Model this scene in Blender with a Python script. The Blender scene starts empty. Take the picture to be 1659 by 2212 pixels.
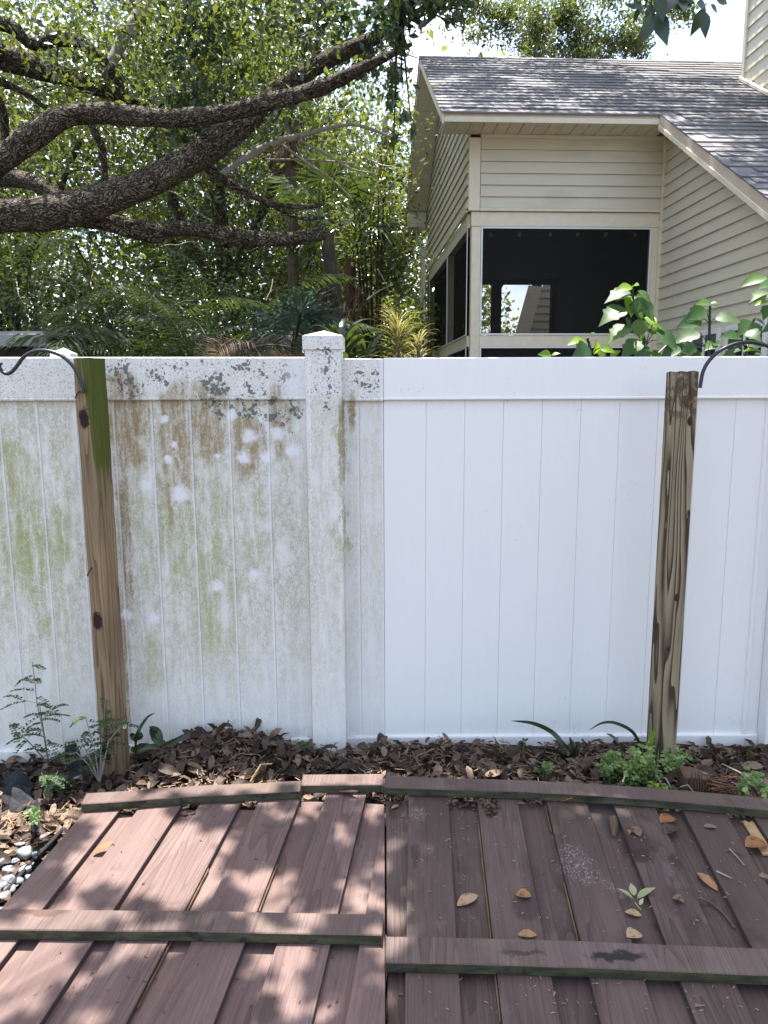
import bpy, bmesh, math, random
import numpy as np
from mathutils import Vector, Matrix
from math import sin, cos, radians, pi, tan, atan2, sqrt

random.seed(7); RNG = np.random.default_rng(11)
sc = bpy.context.scene

# ------------------------------------------------------------------ camera
PITCH = radians(9.0); ROLL = radians(-0.25); F = 1600.0
CAM = np.array([0.0, 0.0, 1.66])
_fw = np.array([0, cos(PITCH), -sin(PITCH)]); _r0 = np.array([1.0, 0, 0]); _u0 = np.array([0, sin(PITCH), cos(PITCH)])
_R = _r0*cos(ROLL) + _u0*sin(ROLL); _U = _u0*cos(ROLL) - _r0*sin(ROLL)
cd = bpy.data.cameras.new('camera'); cam = bpy.data.objects.new('camera', cd); sc.collection.objects.link(cam)
cam.matrix_world = Matrix(((_R[0], _U[0], -_fw[0], CAM[0]), (_R[1], _U[1], -_fw[1], CAM[1]), (_R[2], _U[2], -_fw[2], CAM[2]), (0, 0, 0, 1)))
cd.sensor_fit = 'HORIZONTAL'; cd.sensor_width = 36; cd.lens = 36*F/1659.0; cd.clip_end = 400; cd.clip_start = 0.05
sc.camera = cam
sc.render.resolution_x = 768; sc.render.resolution_y = 1024

def ray(u, v): return _fw + (u-829.5)/F*_R - (v-1106)/F*_U
def PY(u, v, Y):
    d = ray(u, v); return CAM + d*(Y/d[1])
def PZ(u, v, z):
    d = ray(u, v); return CAM + d*((z-CAM[2])/d[2])
def PP(u, v, p0, n):
    d = ray(u, v); return CAM + d*(np.dot(p0-CAM, n)/np.dot(d, n))
def PX(r, P): return r*np.dot(np.array(P)-CAM, _fw)/F      # r pixels at P, in metres

# ------------------------------------------------------------------ light
SUN_EL, SUN_AZ = radians(79), radians(-14)                  # azimuth from +Y towards +X
SUN = np.array([sin(SUN_AZ)*cos(SUN_EL), cos(SUN_AZ)*cos(SUN_EL), sin(SUN_EL)])
sd = bpy.data.lights.new('sun', 'SUN'); sd.energy = 5.0; sd.angle = radians(0.53); sd.color = (1, .955, .88)
so = bpy.data.objects.new('sun', sd); sc.collection.objects.link(so)
so.rotation_euler = Vector(SUN).to_track_quat('Z', 'Y').to_euler()
w = bpy.data.worlds.new('World'); sc.world = w; w.use_nodes = True
nt = w.node_tree; nt.nodes.clear()
sky = nt.nodes.new('ShaderNodeTexSky'); sky.sky_type = 'NISHITA'; sky.sun_disc = False
sky.sun_elevation = SUN_EL; sky.sun_rotation = SUN_AZ; sky.air_density = 1.0; sky.dust_density = 2.0; sky.ozone_density = 1.0
bg = nt.nodes.new('ShaderNodeBackground'); bg.inputs['Strength'].default_value = 0.14
wo = nt.nodes.new('ShaderNodeOutputWorld')
tc = nt.nodes.new('ShaderNodeTexCoord'); mp = nt.nodes.new('ShaderNodeMapping'); mp.inputs['Scale'].default_value = (1.6, 1.6, 3.0); mp.inputs['Location'].default_value = (2.3, .4, 1.1)
nz = nt.nodes.new('ShaderNodeTexNoise'); nz.inputs['Scale'].default_value = 2.6; nz.inputs['Detail'].default_value = 7; nz.inputs['Roughness'].default_value = .58
cr = nt.nodes.new('ShaderNodeValToRGB'); cr.color_ramp.elements[0].position = .50; cr.color_ramp.elements[1].position = .72
mx = nt.nodes.new('ShaderNodeMixRGB'); mx.inputs['Color2'].default_value = (6.4, 6.4, 6.4, 1)
cr.color_ramp.elements[0].color = (.07, .07, .07, 1)
nt.links.new(tc.outputs['Generated'], mp.inputs['Vector']); nt.links.new(mp.outputs[0], nz.inputs['Vector']); nt.links.new(nz.outputs['Fac'], cr.inputs[0])
nt.links.new(cr.outputs[0], mx.inputs['Fac']); nt.links.new(sky.outputs[0], mx.inputs['Color1']); nt.links.new(mx.outputs[0], bg.inputs['Color'])
nt.links.new(bg.outputs[0], wo.inputs['Surface'])
sc.view_settings.view_transform = 'Standard'; sc.view_settings.look = 'None'
sc.view_settings.exposure = 1.74; sc.view_settings.gamma = 1; sc.view_settings.use_curve_mapping = False
sc.render.engine = 'CYCLES'
sc.cycles.max_bounces = 7; sc.cycles.transparent_max_bounces = 12

# ------------------------------------------------------------------ helpers
C = sc.collection
def tag(o, label=None, cat=None, group=None, kind=None):
    if label: o['label'] = label
    if cat: o['category'] = cat
    if group: o['group'] = group
    if kind: o['kind'] = kind
    return o
def thing(name, label, cat, loc=(0, 0, 0), rotz=0, group=None, mat=None):
    o = bpy.data.objects.new(name, None); C.objects.link(o); o.empty_display_size = .1
    if mat is not None: o.matrix_world = mat
    else: o.location = loc; o.rotation_euler = (0, 0, rotz)
    return tag(o, label, cat, group)
def obj(name, me, mats, parent=None):
    o = bpy.data.objects.new(name, me); C.objects.link(o)
    if mats is not None and len(me.materials) == 0:
        for m in (mats if isinstance(mats, (list, tuple)) else [mats]): me.materials.append(m)
    if parent: o.parent = parent
    return o
class MB:
    def __init__(s): s.v = []; s.f = []; s.m = []; s.sm = False
    def add(s, vs, fs, m=0):
        b = len(s.v); s.v += [tuple(map(float, p)) for p in vs]
        for f in fs: s.f.append([b+i for i in f]); s.m.append(m)
    def box(s, x0, x1, y0, y1, z0, z1, m=0):
        s.add([(x0,y0,z0),(x1,y0,z0),(x1,y1,z0),(x0,y1,z0),(x0,y0,z1),(x1,y0,z1),(x1,y1,z1),(x0,y1,z1)],
              [(0,3,2,1),(4,5,6,7),(0,1,5,4),(1,2,6,5),(2,3,7,6),(3,0,4,7)], m); return s
    def prism(s, bot, top, m=0, mside=None):
        n = len(bot); mside = m if mside is None else mside
        b = len(s.v); s.v += [tuple(map(float, p)) for p in bot]+[tuple(map(float, p)) for p in top]
        s.f.append([b+i for i in range(n)][::-1]); s.m.append(m); s.f.append([b+n+i for i in range(n)]); s.m.append(m)
        for i in range(n):
            j = (i+1) % n; s.f.append([b+i, b+j, b+n+j, b+n+i]); s.m.append(mside)
        return s
    def tube(s, pts, rad, seg=8, m=0, cap=True, rough=0):
        pts = [np.array(p, float) for p in pts]; n = len(pts); rings = []
        up = np.array([0.13, 0.31, .94]); t0 = pts[1]-pts[0]; t0 = t0/np.linalg.norm(t0)
        a = np.cross(t0, up); a /= np.linalg.norm(a)
        for i in range(n):
            t = pts[min(i+1, n-1)]-pts[max(i-1, 0)]; t = t/(np.linalg.norm(t)+1e-9)
            a = a-t*np.dot(a, t); a /= np.linalg.norm(a)+1e-9; b = np.cross(t, a)
            r = rad[i] if hasattr(rad, '__len__') else rad
            rings.append([pts[i]+(a*cos(2*pi*k/seg)+b*sin(2*pi*k/seg))*r*(1+(random.uniform(-rough, rough) if rough else 0)) for k in range(seg)])
        base = len(s.v)
        for rg in rings: s.v += [tuple(p) for p in rg]
        for i in range(n-1):
            for k in range(seg):
                k2 = (k+1) % seg; s.f.append([base+i*seg+k, base+i*seg+k2, base+(i+1)*seg+k2, base+(i+1)*seg+k]); s.m.append(m)
        if cap:
            s.f.append([base+k for k in range(seg)][::-1]); s.m.append(m); s.f.append([base+(n-1)*seg+k for k in range(seg)]); s.m.append(m)
        return s
    def mesh(s, name, smooth=False, bevel=0, bseg=1):
        me = bpy.data.meshes.new(name); me.from_pydata(s.v, [], s.f)
        me.polygons.foreach_set('material_index', s.m)
        bm = bmesh.new(); bm.from_mesh(me)
        if bevel:
            ed = [e for e in bm.edges if len(e.link_faces) == 2 and e.calc_face_angle(0) > .5]
            bmesh.ops.bevel(bm, geom=ed, offset=bevel, segments=bseg, affect='EDGES', profile=.5)
        bmesh.ops.recalc_face_normals(bm, faces=bm.faces); bm.to_mesh(me); bm.free()
        if smooth: me.polygons.foreach_set('use_smooth', [True]*len(me.polygons))
        me.update(); return me
    def build(s, name, mats, parent=None, smooth=False, bevel=0, bseg=1):
        return obj(name, s.mesh(name, smooth, bevel, bseg), mats, parent)
def clip(poly, a, b, c):            # keep a*x+b*y+c >= 0
    out = []; n = len(poly)
    for i in range(n):
        p, q = poly[i], poly[(i+1) % n]; dp = a*p[0]+b*p[1]+c; dq = a*q[0]+b*q[1]+c
        if dp >= 0: out.append(p)
        if (dp >= 0) != (dq >= 0):
            t = dp/(dp-dq); out.append((p[0]+(q[0]-p[0])*t, p[1]+(q[1]-p[1])*t))
    return out

# ------------------------------------------------------------------ node materials
class NM:
    def __init__(s, name, rough=.6, spec=.3):
        s.mat = bpy.data.materials.new(name); s.mat.use_nodes = True; s.t = s.mat.node_tree; s.N = s.t.nodes
        s.b = s.N['Principled BSDF']; s.out = s.N['Material Output']
        s.b.inputs['Roughness'].default_value = rough; s.b.inputs['Specular IOR Level'].default_value = spec
        s.geo = s.N.new('ShaderNodeNewGeometry'); s.tc = s.N.new('ShaderNodeTexCoord'); s.oi = s.N.new('ShaderNodeObjectInfo')
    def l(s, a, b): s.t.links.new(a, b)
    def _in(s, sock, v):
        if isinstance(v, bpy.types.NodeSocket): s.l(v, sock)
        elif v is not None:
            if sock.type == 'RGBA' and len(v) == 3: v = (*v, 1)
            sock.default_value = v
    @property
    def pos(s): return s.geo.outputs['Position']
    @property
    def loc(s): return s.tc.outputs['Object']
    @property
    def rnd(s): return s.oi.outputs['Random']
    def map(s, vec, scale=(1, 1, 1), loc=(0, 0, 0), rot=(0, 0, 0)):
        n = s.N.new('ShaderNodeMapping'); s._in(n.inputs['Vector'], vec); n.inputs['Scale'].default_value = scale; n.inputs['Location'].default_value = loc; n.inputs['Rotation'].default_value = rot; return n.outputs[0]
    def noise(s, vec, scale=5, detail=3, rough=.5, dist=0):
        n = s.N.new('ShaderNodeTexNoise'); s._in(n.inputs['Vector'], vec); n.inputs['Scale'].default_value = scale; n.inputs['Detail'].default_value = detail; n.inputs['Roughness'].default_value = rough; n.inputs['Distortion'].default_value = dist; return n.outputs['Fac']
    def ncol(s, vec, scale=5, detail=2):
        n = s.N.new('ShaderNodeTexNoise'); s._in(n.inputs['Vector'], vec); n.inputs['Scale'].default_value = scale; n.inputs['Detail'].default_value = detail; return n.outputs['Color']
    def vor(s, vec, scale=5, feat='F1', rand=1, out='Distance'):
        n = s.N.new('ShaderNodeTexVoronoi'); n.feature = feat; s._in(n.inputs['Vector'], vec); n.inputs['Scale'].default_value = scale; n.inputs['Randomness'].default_value = rand; return n.outputs[out]
    def ramp(s, fac, lo, hi, a=0., b=1.):
        n = s.N.new('ShaderNodeMapRange'); n.interpolation_type = 'SMOOTHSTEP'; s._in(n.inputs[0], fac)
        n.inputs[1].default_value = lo; n.inputs[2].default_value = hi; n.inputs[3].default_value = a; n.inputs[4].default_value = b; return n.outputs[0]
    def m(s, op, a, b=None, cl=False):
        n = s.N.new('ShaderNodeMath'); n.operation = op; n.use_clamp = cl; s._in(n.inputs[0], a)
        if b is not None: s._in(n.inputs[1], b)
        return n.outputs[0]
    def vm(s, op, a, b=None, out=0):
        n = s.N.new('ShaderNodeVectorMath'); n.operation = op; s._in(n.inputs[0], a)
        if b is not None: s._in(n.inputs[1], b)
        return n.outputs[out]
    def mix(s, fac, a, b, mode='MIX'):
        n = s.N.new('ShaderNodeMixRGB'); n.blend_type = mode; s._in(n.inputs[0], fac); s._in(n.inputs[1], a); s._in(n.inputs[2], b); return n.outputs[0]
    def sep(s, v):
        n = s.N.new('ShaderNodeSeparateXYZ'); s._in(n.inputs[0], v); return n.outputs
    def attr(s, name):
        n = s.N.new('ShaderNodeAttribute'); n.attribute_name = name; return n.outputs['Fac']
    def bump(s, h, strength=.3, dist=.01):
        n = s.N.new('ShaderNodeBump'); s._in(n.inputs['Height'], h); n.inputs['Strength'].default_value = strength; n.inputs['Distance'].default_value = dist
        s.l(n.outputs[0], s.b.inputs['Normal']); return n.outputs[0]
    def col(s, c): s._in(s.b.inputs['Base Color'], c); return s
    def rgh(s, c): s._in(s.b.inputs['Roughness'], c); return s
    def ell(s, vec, c, r):           # 1 at centre .. 0 at rim and beyond (world X,Z)
        n = s.vm('SUBTRACT', vec, (c[0], 0, c[1])); n = s.vm('MULTIPLY', n, (1/r[0], 0, 1/r[1])); n = s.vm('LENGTH', n, out=1)
        return s.m('SUBTRACT', 1, n, True)

def flat(name, c, rough=.6, var=.06, scale=30, spec=.3, bump=0, rv=0.0):
    n = NM(name, rough, spec); f = n.noise(n.pos, scale, 4, .6)
    a = tuple(x*(1-var*2) for x in c); b = tuple(min(1, x*(1+var*2)) for x in c)
    cc = n.mix(f, a, b)
    if rv: cc = n.mix(n.m('MULTIPLY', n.rnd, rv), cc, tuple(x*.5 for x in c))
    n.col(cc)
    if bump: n.bump(f, bump, .004)
    return n.mat

# leaves: reflective front, warm translucent light through
def leafmat(name, c1, c2, c3, trans=.45, tcol=(.35, .5, .05), rough=.42, spec=.4, spots=0):
    n = NM(name, rough, spec); a = n.attr('rnd')
    r = n.N.new('ShaderNodeValToRGB'); e = r.color_ramp.elements; e[0].color = (*c1, 1); e[1].color = (*c3, 1); m_ = e.new(.5); m_.color = (*c2, 1); n.l(a, r.inputs[0])
    if spots: sp_ = n.noise(n.loc, spots, 4, .7); n.col(n.mix(n.ramp(sp_, .5, .66, 0, .75), r.outputs[0], tuple(x*.25 for x in c1)))
    else: n.col(r.outputs[0])
    tr = n.N.new('ShaderNodeBsdfTranslucent'); n.l(n.mix(.55, r.outputs[0], tcol), tr.inputs[0])
    ms = n.N.new('ShaderNodeMixShader'); ms.inputs[0].default_value = trans
    n.l(n.b.outputs[0], ms.inputs[1]); n.l(tr.outputs[0], ms.inputs[2]); n.l(ms.outputs[0], n.out.inputs['Surface']); return n.mat
LEAF_OAK = leafmat('oak_leaf', (.014, .021, .009), (.030, .041, .016), (.072, .084, .030), .34, (.31, .39, .05), .3, .8)
LEAF_MID = leafmat('shrub_leaf', (.014, .028, .011), (.034, .055, .018), (.075, .095, .026), .38, (.40, .47, .05), .3, .8)
LEAF_DARK = leafmat('dark_leaf', (.010, .022, .013), (.018, .036, .017), (.035, .06, .02), .18, (.15, .25, .05), .35, .5)
LEAF_PALM = leafmat('palm_leaf', (.008, .019, .008), (.018, .036, .013), (.045, .07, .022), .22, (.20, .30, .04), .3, .5)
LEAF_BLUE = leafmat('fan_palm_leaf', (.015, .03, .026), (.03, .055, .045), (.07, .1, .09), .2, (.2, .35, .2), .4, .5)
LEAF_SAP = leafmat('sapling_leaf', (.03, .075, .022), (.045, .105, .027), (.08, .15, .03), .34, (.25, .42, .05), .42, .4)
LEAF_YEL = leafmat('cordyline_leaf', (.16, .10, .04), (.28, .26, .09), (.36, .36, .17), .3, (.55, .5, .12), .5, .3)
LEAF_WEED = leafmat('weed_leaf', (.09, .15, .04), (.16, .24, .08), (.28, .36, .16), .4, (.4, .6, .08), .5, .3)
LEAF_FERN = leafmat('fern_leaf', (.018, .05, .02), (.03, .07, .025), (.055, .11, .03), .25, (.3, .55, .08), .5, .3)
LEAF_LIME = leafmat('lime_leaf', (.12, .22, .012), (.16, .27, .018), (.2, .32, .025), .4, (.4, .55, .04), .4, .4)
DEAD = leafmat('dead_leaf', (.022, .014, .011), (.085, .056, .042), (.26, .18, .125), .12, (.5, .3, .12), .6, .25, 45)
DEADTAN = leafmat('tan_leaf', (.26, .11, .04), (.33, .18, .08), (.44, .31, .18), .15, (.6, .35, .12), .5, .35, 55)
DEADPALM = leafmat('dead_frond', (.025, .016, .011), (.065, .04, .026), (.14, .09, .055), .1, (.4, .25, .12), .7, .2)

# vinyl fence, clean
n = NM('white_vinyl_clean', .32, .45); f = n.noise(n.pos, 3, 3, .5); f2 = n.noise(n.map(n.pos, (60, 60, 10)), 1, 2, .5)
c = n.mix(n.ramp(f2, .35, .65), (.83, .815, .785), (.84, .825, .795)); sp = n.ramp(n.m('MULTIPLY', n.noise(n.pos, 38, 3, .7), n.noise(n.pos, 4, 2)), .40, .46)
n.col(n.mix(n.m('MULTIPLY', sp, .35), c, (.5, .48, .44))); n.bump(f2, .04, .002); VINYL = n.mat

def W2(u, v, Y=3.25):
    P = PY(u, v, Y); return (P[0], P[2])
def RR(a, b, Y=3.25): return (a*Y/F, b*Y/F)
def dirty(name, panel=True):
    n = NM(name, .5, .3); P = n.pos
    wob = n.vm('ADD', P, n.vm('MULTIPLY', n.vm('SUBTRACT', n.ncol(P, 9, 4), (.5, .5, .5)), (.22, 0, .3)))
    wob2 = n.vm('ADD', P, n.vm('MULTIPLY', n.vm('SUBTRACT', n.ncol(P, 60, 3), (.5, .5, .5)), (.035, 0, .035)))
    streak = n.noise(n.map(P, (30, 1, 3.6)), 1, 6, .66)
    fine = n.m('ADD', n.m('MULTIPLY', n.noise(n.map(P, (230, 1, 90)), 1, 4, .75), .6), n.m('MULTIPLY', n.noise(n.map(wob2, (60, 1, 26)), 1, 5, .7), .4))
    mid = n.noise(n.map(P, (14, 1, 8)), 1, 6, .65)
    speck = n.ramp(fine, .44, .64); edge = n.ramp(n.m('ABSOLUTE', n.m('SUBTRACT', n.sep(n.tc.outputs['Generated'])[0], .46)), .472, .50)
    base = n.mix(n.ramp(mid, .35, .7), (.76, .745, .715), (.83, .815, .785))
    # general grey-olive film
    film = n.m('MULTIPLY', n.ramp(n.m('ADD', n.m('MULTIPLY', mid, .6), n.m('MULTIPLY', streak, .4)), .33, .56), n.ramp(fine, .40, .58, .30, 1))
    zz = n.sep(P)[2]; zfade = n.m('MULTIPLY', n.ramp(zz, .12, .85, .42, 1), n.ramp(zz, 1.62, 1.68, 1, .35))
    xfade = n.ramp(n.sep(P)[0], -.42, -.30, 1, .55 if panel else .8)
    film = n.m('MULTIPLY', n.m('MULTIPLY', film, zfade), xfade)
    c = n.mix(n.m('MULTIPLY', film, .85), base, (.37, .355, .215))
    # yellow-green algae
    g = None
    for (u, v, a, b, k) in [(48, 1010, 60, 130, 1.), (70, 1180, 110, 230, .8), (140, 1150, 60, 200, .6), (420, 1150, 210, 260, .55), (470, 1330, 130, 260, .5), (330, 1420, 60, 150, .6), (562, 1100, 25, 120, .5), (740, 1050, 14, 220, 1.1), (120, 1330, 90, 170, .5)]:
        e = n.m('MULTIPLY', n.ell(wob, W2(u, v), RR(a, b)), k); g = e if g is None else n.m('MAXIMUM', g, e)
    gm = n.m('MULTIPLY', n.ramp(g, .08, .6), n.ramp(n.m('ADD', n.m('MULTIPLY', streak, .6), n.m('MULTIPLY', fine, .4)), .38, .62, .25, 1))
    c = n.mix(n.m('MULTIPLY', gm, .85), c, (.31, .33, .11))
    # brown algae below the rail and beside the wooden post
    g = None
    for (u, v, a, b, k) in [(285, 905, 62, 120, 1.2), (385, 935, 60, 150, 1.15), (462, 920, 65, 130, 1.0), (600, 915, 34, 100, .9), (380, 1060, 40, 130, .5), (530, 960, 45, 110, .7), (272, 1080, 17, 330, 1.25), (277, 1430, 13, 230, 1.1), (540, 960, 90, 80, .5), (740, 960, 10, 120, 1.3), (760, 890, 12, 60, .8)]:
        e = n.m('MULTIPLY', n.ell(wob2 if a < 20 else wob, W2(u, v), RR(a, b)), k); g = e if g is None else n.m('MAXIMUM', g, e)
    bm_ = n.m('MULTIPLY', n.ramp(g, .06, .5), n.ramp(n.m('ADD', n.m('MULTIPLY', streak, .5), n.m('MULTIPLY', fine, .5)), .36, .6, .15, 1))
    c = n.mix(n.m('MULTIPLY', bm_, .9), c, n.mix(mid, (.19, .115, .03), (.32, .22, .075)))
    # green-black lichen spots on the rail
    lm = None
    for (u, v, a, b) in [(300, 820, 90, 60), (430, 815, 170, 55), (560, 815, 110, 65), (520, 870, 150, 60), (795, 815, 45, 45), (705, 820, 40, 110), (600, 900, 90, 60)]:
        e = n.ell(P, W2(u, v), RR(a, b)); lm = e if lm is None else n.m('MAXIMUM', lm, e)
    vd = n.vor(n.vm('ADD', P, n.vm('MULTIPLY', n.ncol(P, 90, 3), (.022, 0, .022))), 62); 
    clump = n.ramp(n.noise(P, 16, 5, .7), .42, .62)
    thr = n.m('MULTIPLY', n.ramp(lm, .0, .6), n.m('ADD', .06, n.m('MULTIPLY', clump, .66)))
    ls = n.ramp(n.m('SUBTRACT', thr, vd), 0.0, .05)
    c = n.mix(n.m('MULTIPLY', ls, .88), c, (.085, .105, .09))
    pep = n.ramp(n.noise(P, 150, 4, .75), .545, .62); c = n.mix(n.m('MULTIPLY', n.m('MULTIPLY', pep, n.ramp(zz, 1.60, 1.66)), .75), c, (.13, .14, .12))
    # rubbed clean blotches
    g = None
    for (u, v, r) in [(540, 943, 19), (598, 938, 18), (390, 1066, 26), (500, 896, 13), (358, 906, 11), (280, 1322, 15), (337, 1330, 17), (527, 988, 20), (548, 1242, 15), (575, 988, 16), (470, 1265, 17), (380, 960, 9), (365, 990, 11), (470, 985, 9), (632, 975, 20), (320, 1045, 14)]:
        e = n.ell(wob2, (W2(u, v)[0]+.0, W2(u, v)[1]), RR(r*1.25, r*1.25)); g = e if g is None else n.m('MAXIMUM', g, e)
    c = n.mix(n.m('MULTIPLY', n.ramp(n.m('ADD', g, n.m('MULTIPLY', n.m('SUBTRACT', n.noise(P, 34, 6, .75), .5), 1.3)), .08, .75), n.ramp(fine, .3, .6, .55, .95)), c, (.80, .80, .83))
    # pale drip lines, scratches; board edges cleaner, with lit bevels painted in white
    st2 = n.ramp(n.noise(n.map(wob2, (75, 1, 1.3)), 1, 2, .5), .60, .68)
    c = n.mix(n.m('MULTIPLY', st2, .3 if panel else .8), c, (.82, .82, .85))
    c = n.mix(n.m('MULTIPLY', edge, .5 if panel else .0), c, (.80, .80, .83))
    # snail trails
    tr_ = n.m('MULTIPLY', n.ramp(n.vor(n.vm('ADD', P, n.vm('MULTIPLY', n.ncol(P, 18, 3), (.10, 0, .06))), 14, 'DISTANCE_TO_EDGE'), .018, .034, 1, 0), n.ramp(n.noise(P, 5, 2), .42, .55))
    hm = None
    for (u, v, a, b) in [(70, 1250, 90, 220), (120, 1120, 60, 120), (450, 1130, 100, 140), (640, 1200, 60, 120)]:
        e = n.ell(P, W2(u, v), RR(a, b)); hm = e if hm is None else n.m('MAXIMUM', hm, e)
    c = n.mix(n.m('MULTIPLY', n.m('MULTIPLY', tr_, n.ramp(hm, 0, .4)), .28), c, (.82, .82, .82))
    n.col(c); n.bump(fine, .05, .002); return n.mat
DIRTY = dirty('stained_vinyl'); DIRTYPOST = dirty('streaked_vinyl', False)

# weathered wood with flat-sawn figure
def wood(name, light, dark, lines=16, sx=9, sz=.9, rough=.75, algae=None, stain=0, axis='Z', thin=.35, cracks=True):
    n = NM(name, rough, .2); P = n.loc
    sc_ = (sx, sx, sz) if axis == 'Z' else (sx, sz, sx)
    off = n.vm('ADD', P, n.vm('MULTIPLY', n.vm('MULTIPLY', n.rnd, (1, 1, 1)), (7, 13, 5)))
    fld = n.noise(n.map(off, sc_), 1, 1.2, .35)
    ln = n.m('FRACT', n.m('MULTIPLY', fld, lines))
    dk = n.m('POWER', ln, 2.2)
    fib = n.noise(n.map(off, (240, 240, 3) if axis == 'Z' else (240, 3, 240)), 1, 3, .6)
    big = n.noise(n.map(off, (6, 6, 1.6) if axis == 'Z' else (6, 1.6, 6)), 1, 4, .6)
    c = n.mix(n.m('MULTIPLY', dk, thin*2), light, dark)
    c = n.mix(n.m('MULTIPLY', n.ramp(big, .45, .7), .35), c, tuple(x*.45 for x in dark))
    c = n.mix(n.ramp(fib, .3, .7, 0, .3), c, tuple(x*.5 for x in light))
    if algae: c = algae(n, c)
    n.col(c); n.bump(n.m('ADD', n.m('MULTIPLY', dk, -.6), n.m('MULTIPLY', fib, .6)), .35, .003); return n.mat
def alg_left(n, c):
    X, Y, Z = n.sep(n.loc); s_ = n.noise(n.map(n.loc, (55, 55, 2.2)), 1, 4, .6)
    e = n.m('ADD', n.m('MULTIPLY', n.ramp(Z, 1.2, 1.8), .60), n.m('MULTIPLY', n.ramp(X, .0, .05), n.ramp(Z, .7, 1.3, 0, .55)))
    g = n.ramp(n.m('ADD', e, n.m('MULTIPLY', n.m('SUBTRACT', s_, .5), .9)), .56, .72)
    c = n.mix(n.m('MULTIPLY', g, .92), c, n.mix(s_, (.025, .038, .004), (.10, .125, .015)))
    for (z, r) in [(1.57, .05), (.72, .045), (.12, .05)]:      # dark nail-bracket stains
        d = n.vm('LENGTH', n.vm('MULTIPLY', n.vm('SUBTRACT', n.loc, (-.004, -.045, z)), (1/.030, 1/.03, 1/r)), out=1)
        c = n.mix(n.ramp(n.m('ADD', d, n.m('MULTIPLY', n.m('SUBTRACT', n.noise(n.loc, 45, 4, .65), .5), 1.6)), 1.15, .65), c, (.024, .013, .011))
    d = n.vm('LENGTH', n.vm('MULTIPLY', n.vm('SUBTRACT', n.loc, (.0, -.045, .32)), (1/.014, 1/.06, 1/.26)), out=1)
    return n.mix(n.ramp(d, 1.0, .5, 0, .7), c, (.05, .03, .018))
def alg_right(n, c):
    Z = n.sep(n.loc)[2]; s_ = n.noise(n.loc, 30, 4, .65)
    t = n.m('MULTIPLY', n.ramp(Z, 1.5, 1.62), n.ramp(s_, .42, .56))
    c = n.mix(n.m('MULTIPLY', t, .85), c, (.07, .042, .02))
    c = n.mix(n.ramp(Z, 1.0, .6, 0, .45), c, (.28, .16, .06), 'MULTIPLY') if False else c
    for (x, z, a, b) in [(.012, 1.55, .013, .02), (.0, .83, .014, .018), (-.026, .61, .009, .01), (.034, 1.18, .008, .016)]:
        d = n.vm('LENGTH', n.vm('MULTIPLY', n.vm('SUBTRACT', n.loc, (x, -.05, z)), (1/a, 1/.05, 1/b)), out=1)
        c = n.mix(n.ramp(d, 1.15, .7), c, (.045, .02, .012))
    return c
WOODL = wood('brown_post_wood', (.33, .235, .14), (.13, .08, .045), 8, 20, .5, .75, alg_left, thin=.5)
WOODR = wood('grey_post_wood', (.33, .265, .17), (.04, .024, .013), 10, 15, 1.1, .75, alg_right, thin=.8)
RAWWOOD = wood('split_raw_wood', (.20, .14, .075), (.10, .06, .03), 12, 20, 2, .8, axis='Y')
ROT = wood('rotten_wood', (.17, .11, .07), (.04, .026, .018), 25, 30, 4, .9)
GOLD = wood('orange_raw_wood', (.42, .29, .15), (.25, .14, .06), 12, 30, 5, .7, axis='Y')

# brown stained boards
def deckmat(name, a, b, green=0, blobs=()):
    n = NM(name, .62, .28); P = n.loc
    off = n.vm('ADD', P, n.vm('MULTIPLY', n.vm('MULTIPLY', n.rnd, (1, 1, 1)), (17, 31, 5)))
    big = n.noise(n.map(off, (5, 1.4, 5)), 1, 5, .6); fib = n.noise(n.map(off, (210, 3.5, 210)), 1, 4, .65)
    fld = n.noise(n.map(off, (9, .5, 9)), 1, 1, .3); ln = n.m('POWER', n.m('FRACT', n.m('MULTIPLY', fld, 22)), 3)
    has = n.ramp(n.noise(n.map(off, (3, .8, 3)), 1, 1), .45, .6)
    c = n.mix(n.ramp(big, .3, .7), a, b)
    c = n.mix(n.m('MULTIPLY', n.m('MULTIPLY', ln, has), .7), c, tuple(x*.42 for x in a))
    c = n.mix(n.ramp(fib, .35, .72, 0, .5), c, tuple(x*.45 for x in a))
    worn = n.m('MULTIPLY', n.ramp(n.noise(n.map(off, (7, 2.2, 7)), 1, 6, .7), .58, .66), n.ramp(fib, .4, .6)); c = n.mix(n.m('MULTIPLY', worn, .4), c, (.22, .185, .16))
    c = n.mix(n.m('MULTIPLY', n.rnd, .32), c, tuple(x*.62 for x in a))
    damp = n.ramp(n.noise(off, 4.5, 4, .55), .60, .68); c = n.mix(n.m('MULTIPLY', damp, .5), c, (.028, .015, .013))
    fleck = n.ramp(n.vor(off, 55), .09, .05, 0, 1); fm = n.ramp(n.noise(off, 12, 2), .55, .62)
    c = n.mix(n.m('MULTIPLY', n.m('MULTIPLY', fleck, fm), .7), c, (.4, .36, .33))
    if green:
        g = n.ramp(n.noise(n.map(P, (4, 14, 14)), 1, 4, .6), .45, .7); c = n.mix(n.m('MULTIPLY', g, green), c, (.15, .15, .06))
    if blobs: c = marks(n, c, blobs)
    n.col(c); n.rgh(n.ramp(damp, 0, 1, .66, .4)); n.bump(n.m('ADD', n.m('MULTIPLY', fib, .7), n.m('MULTIPLY', ln, -.5)), .25, .002); return n.mat
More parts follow.
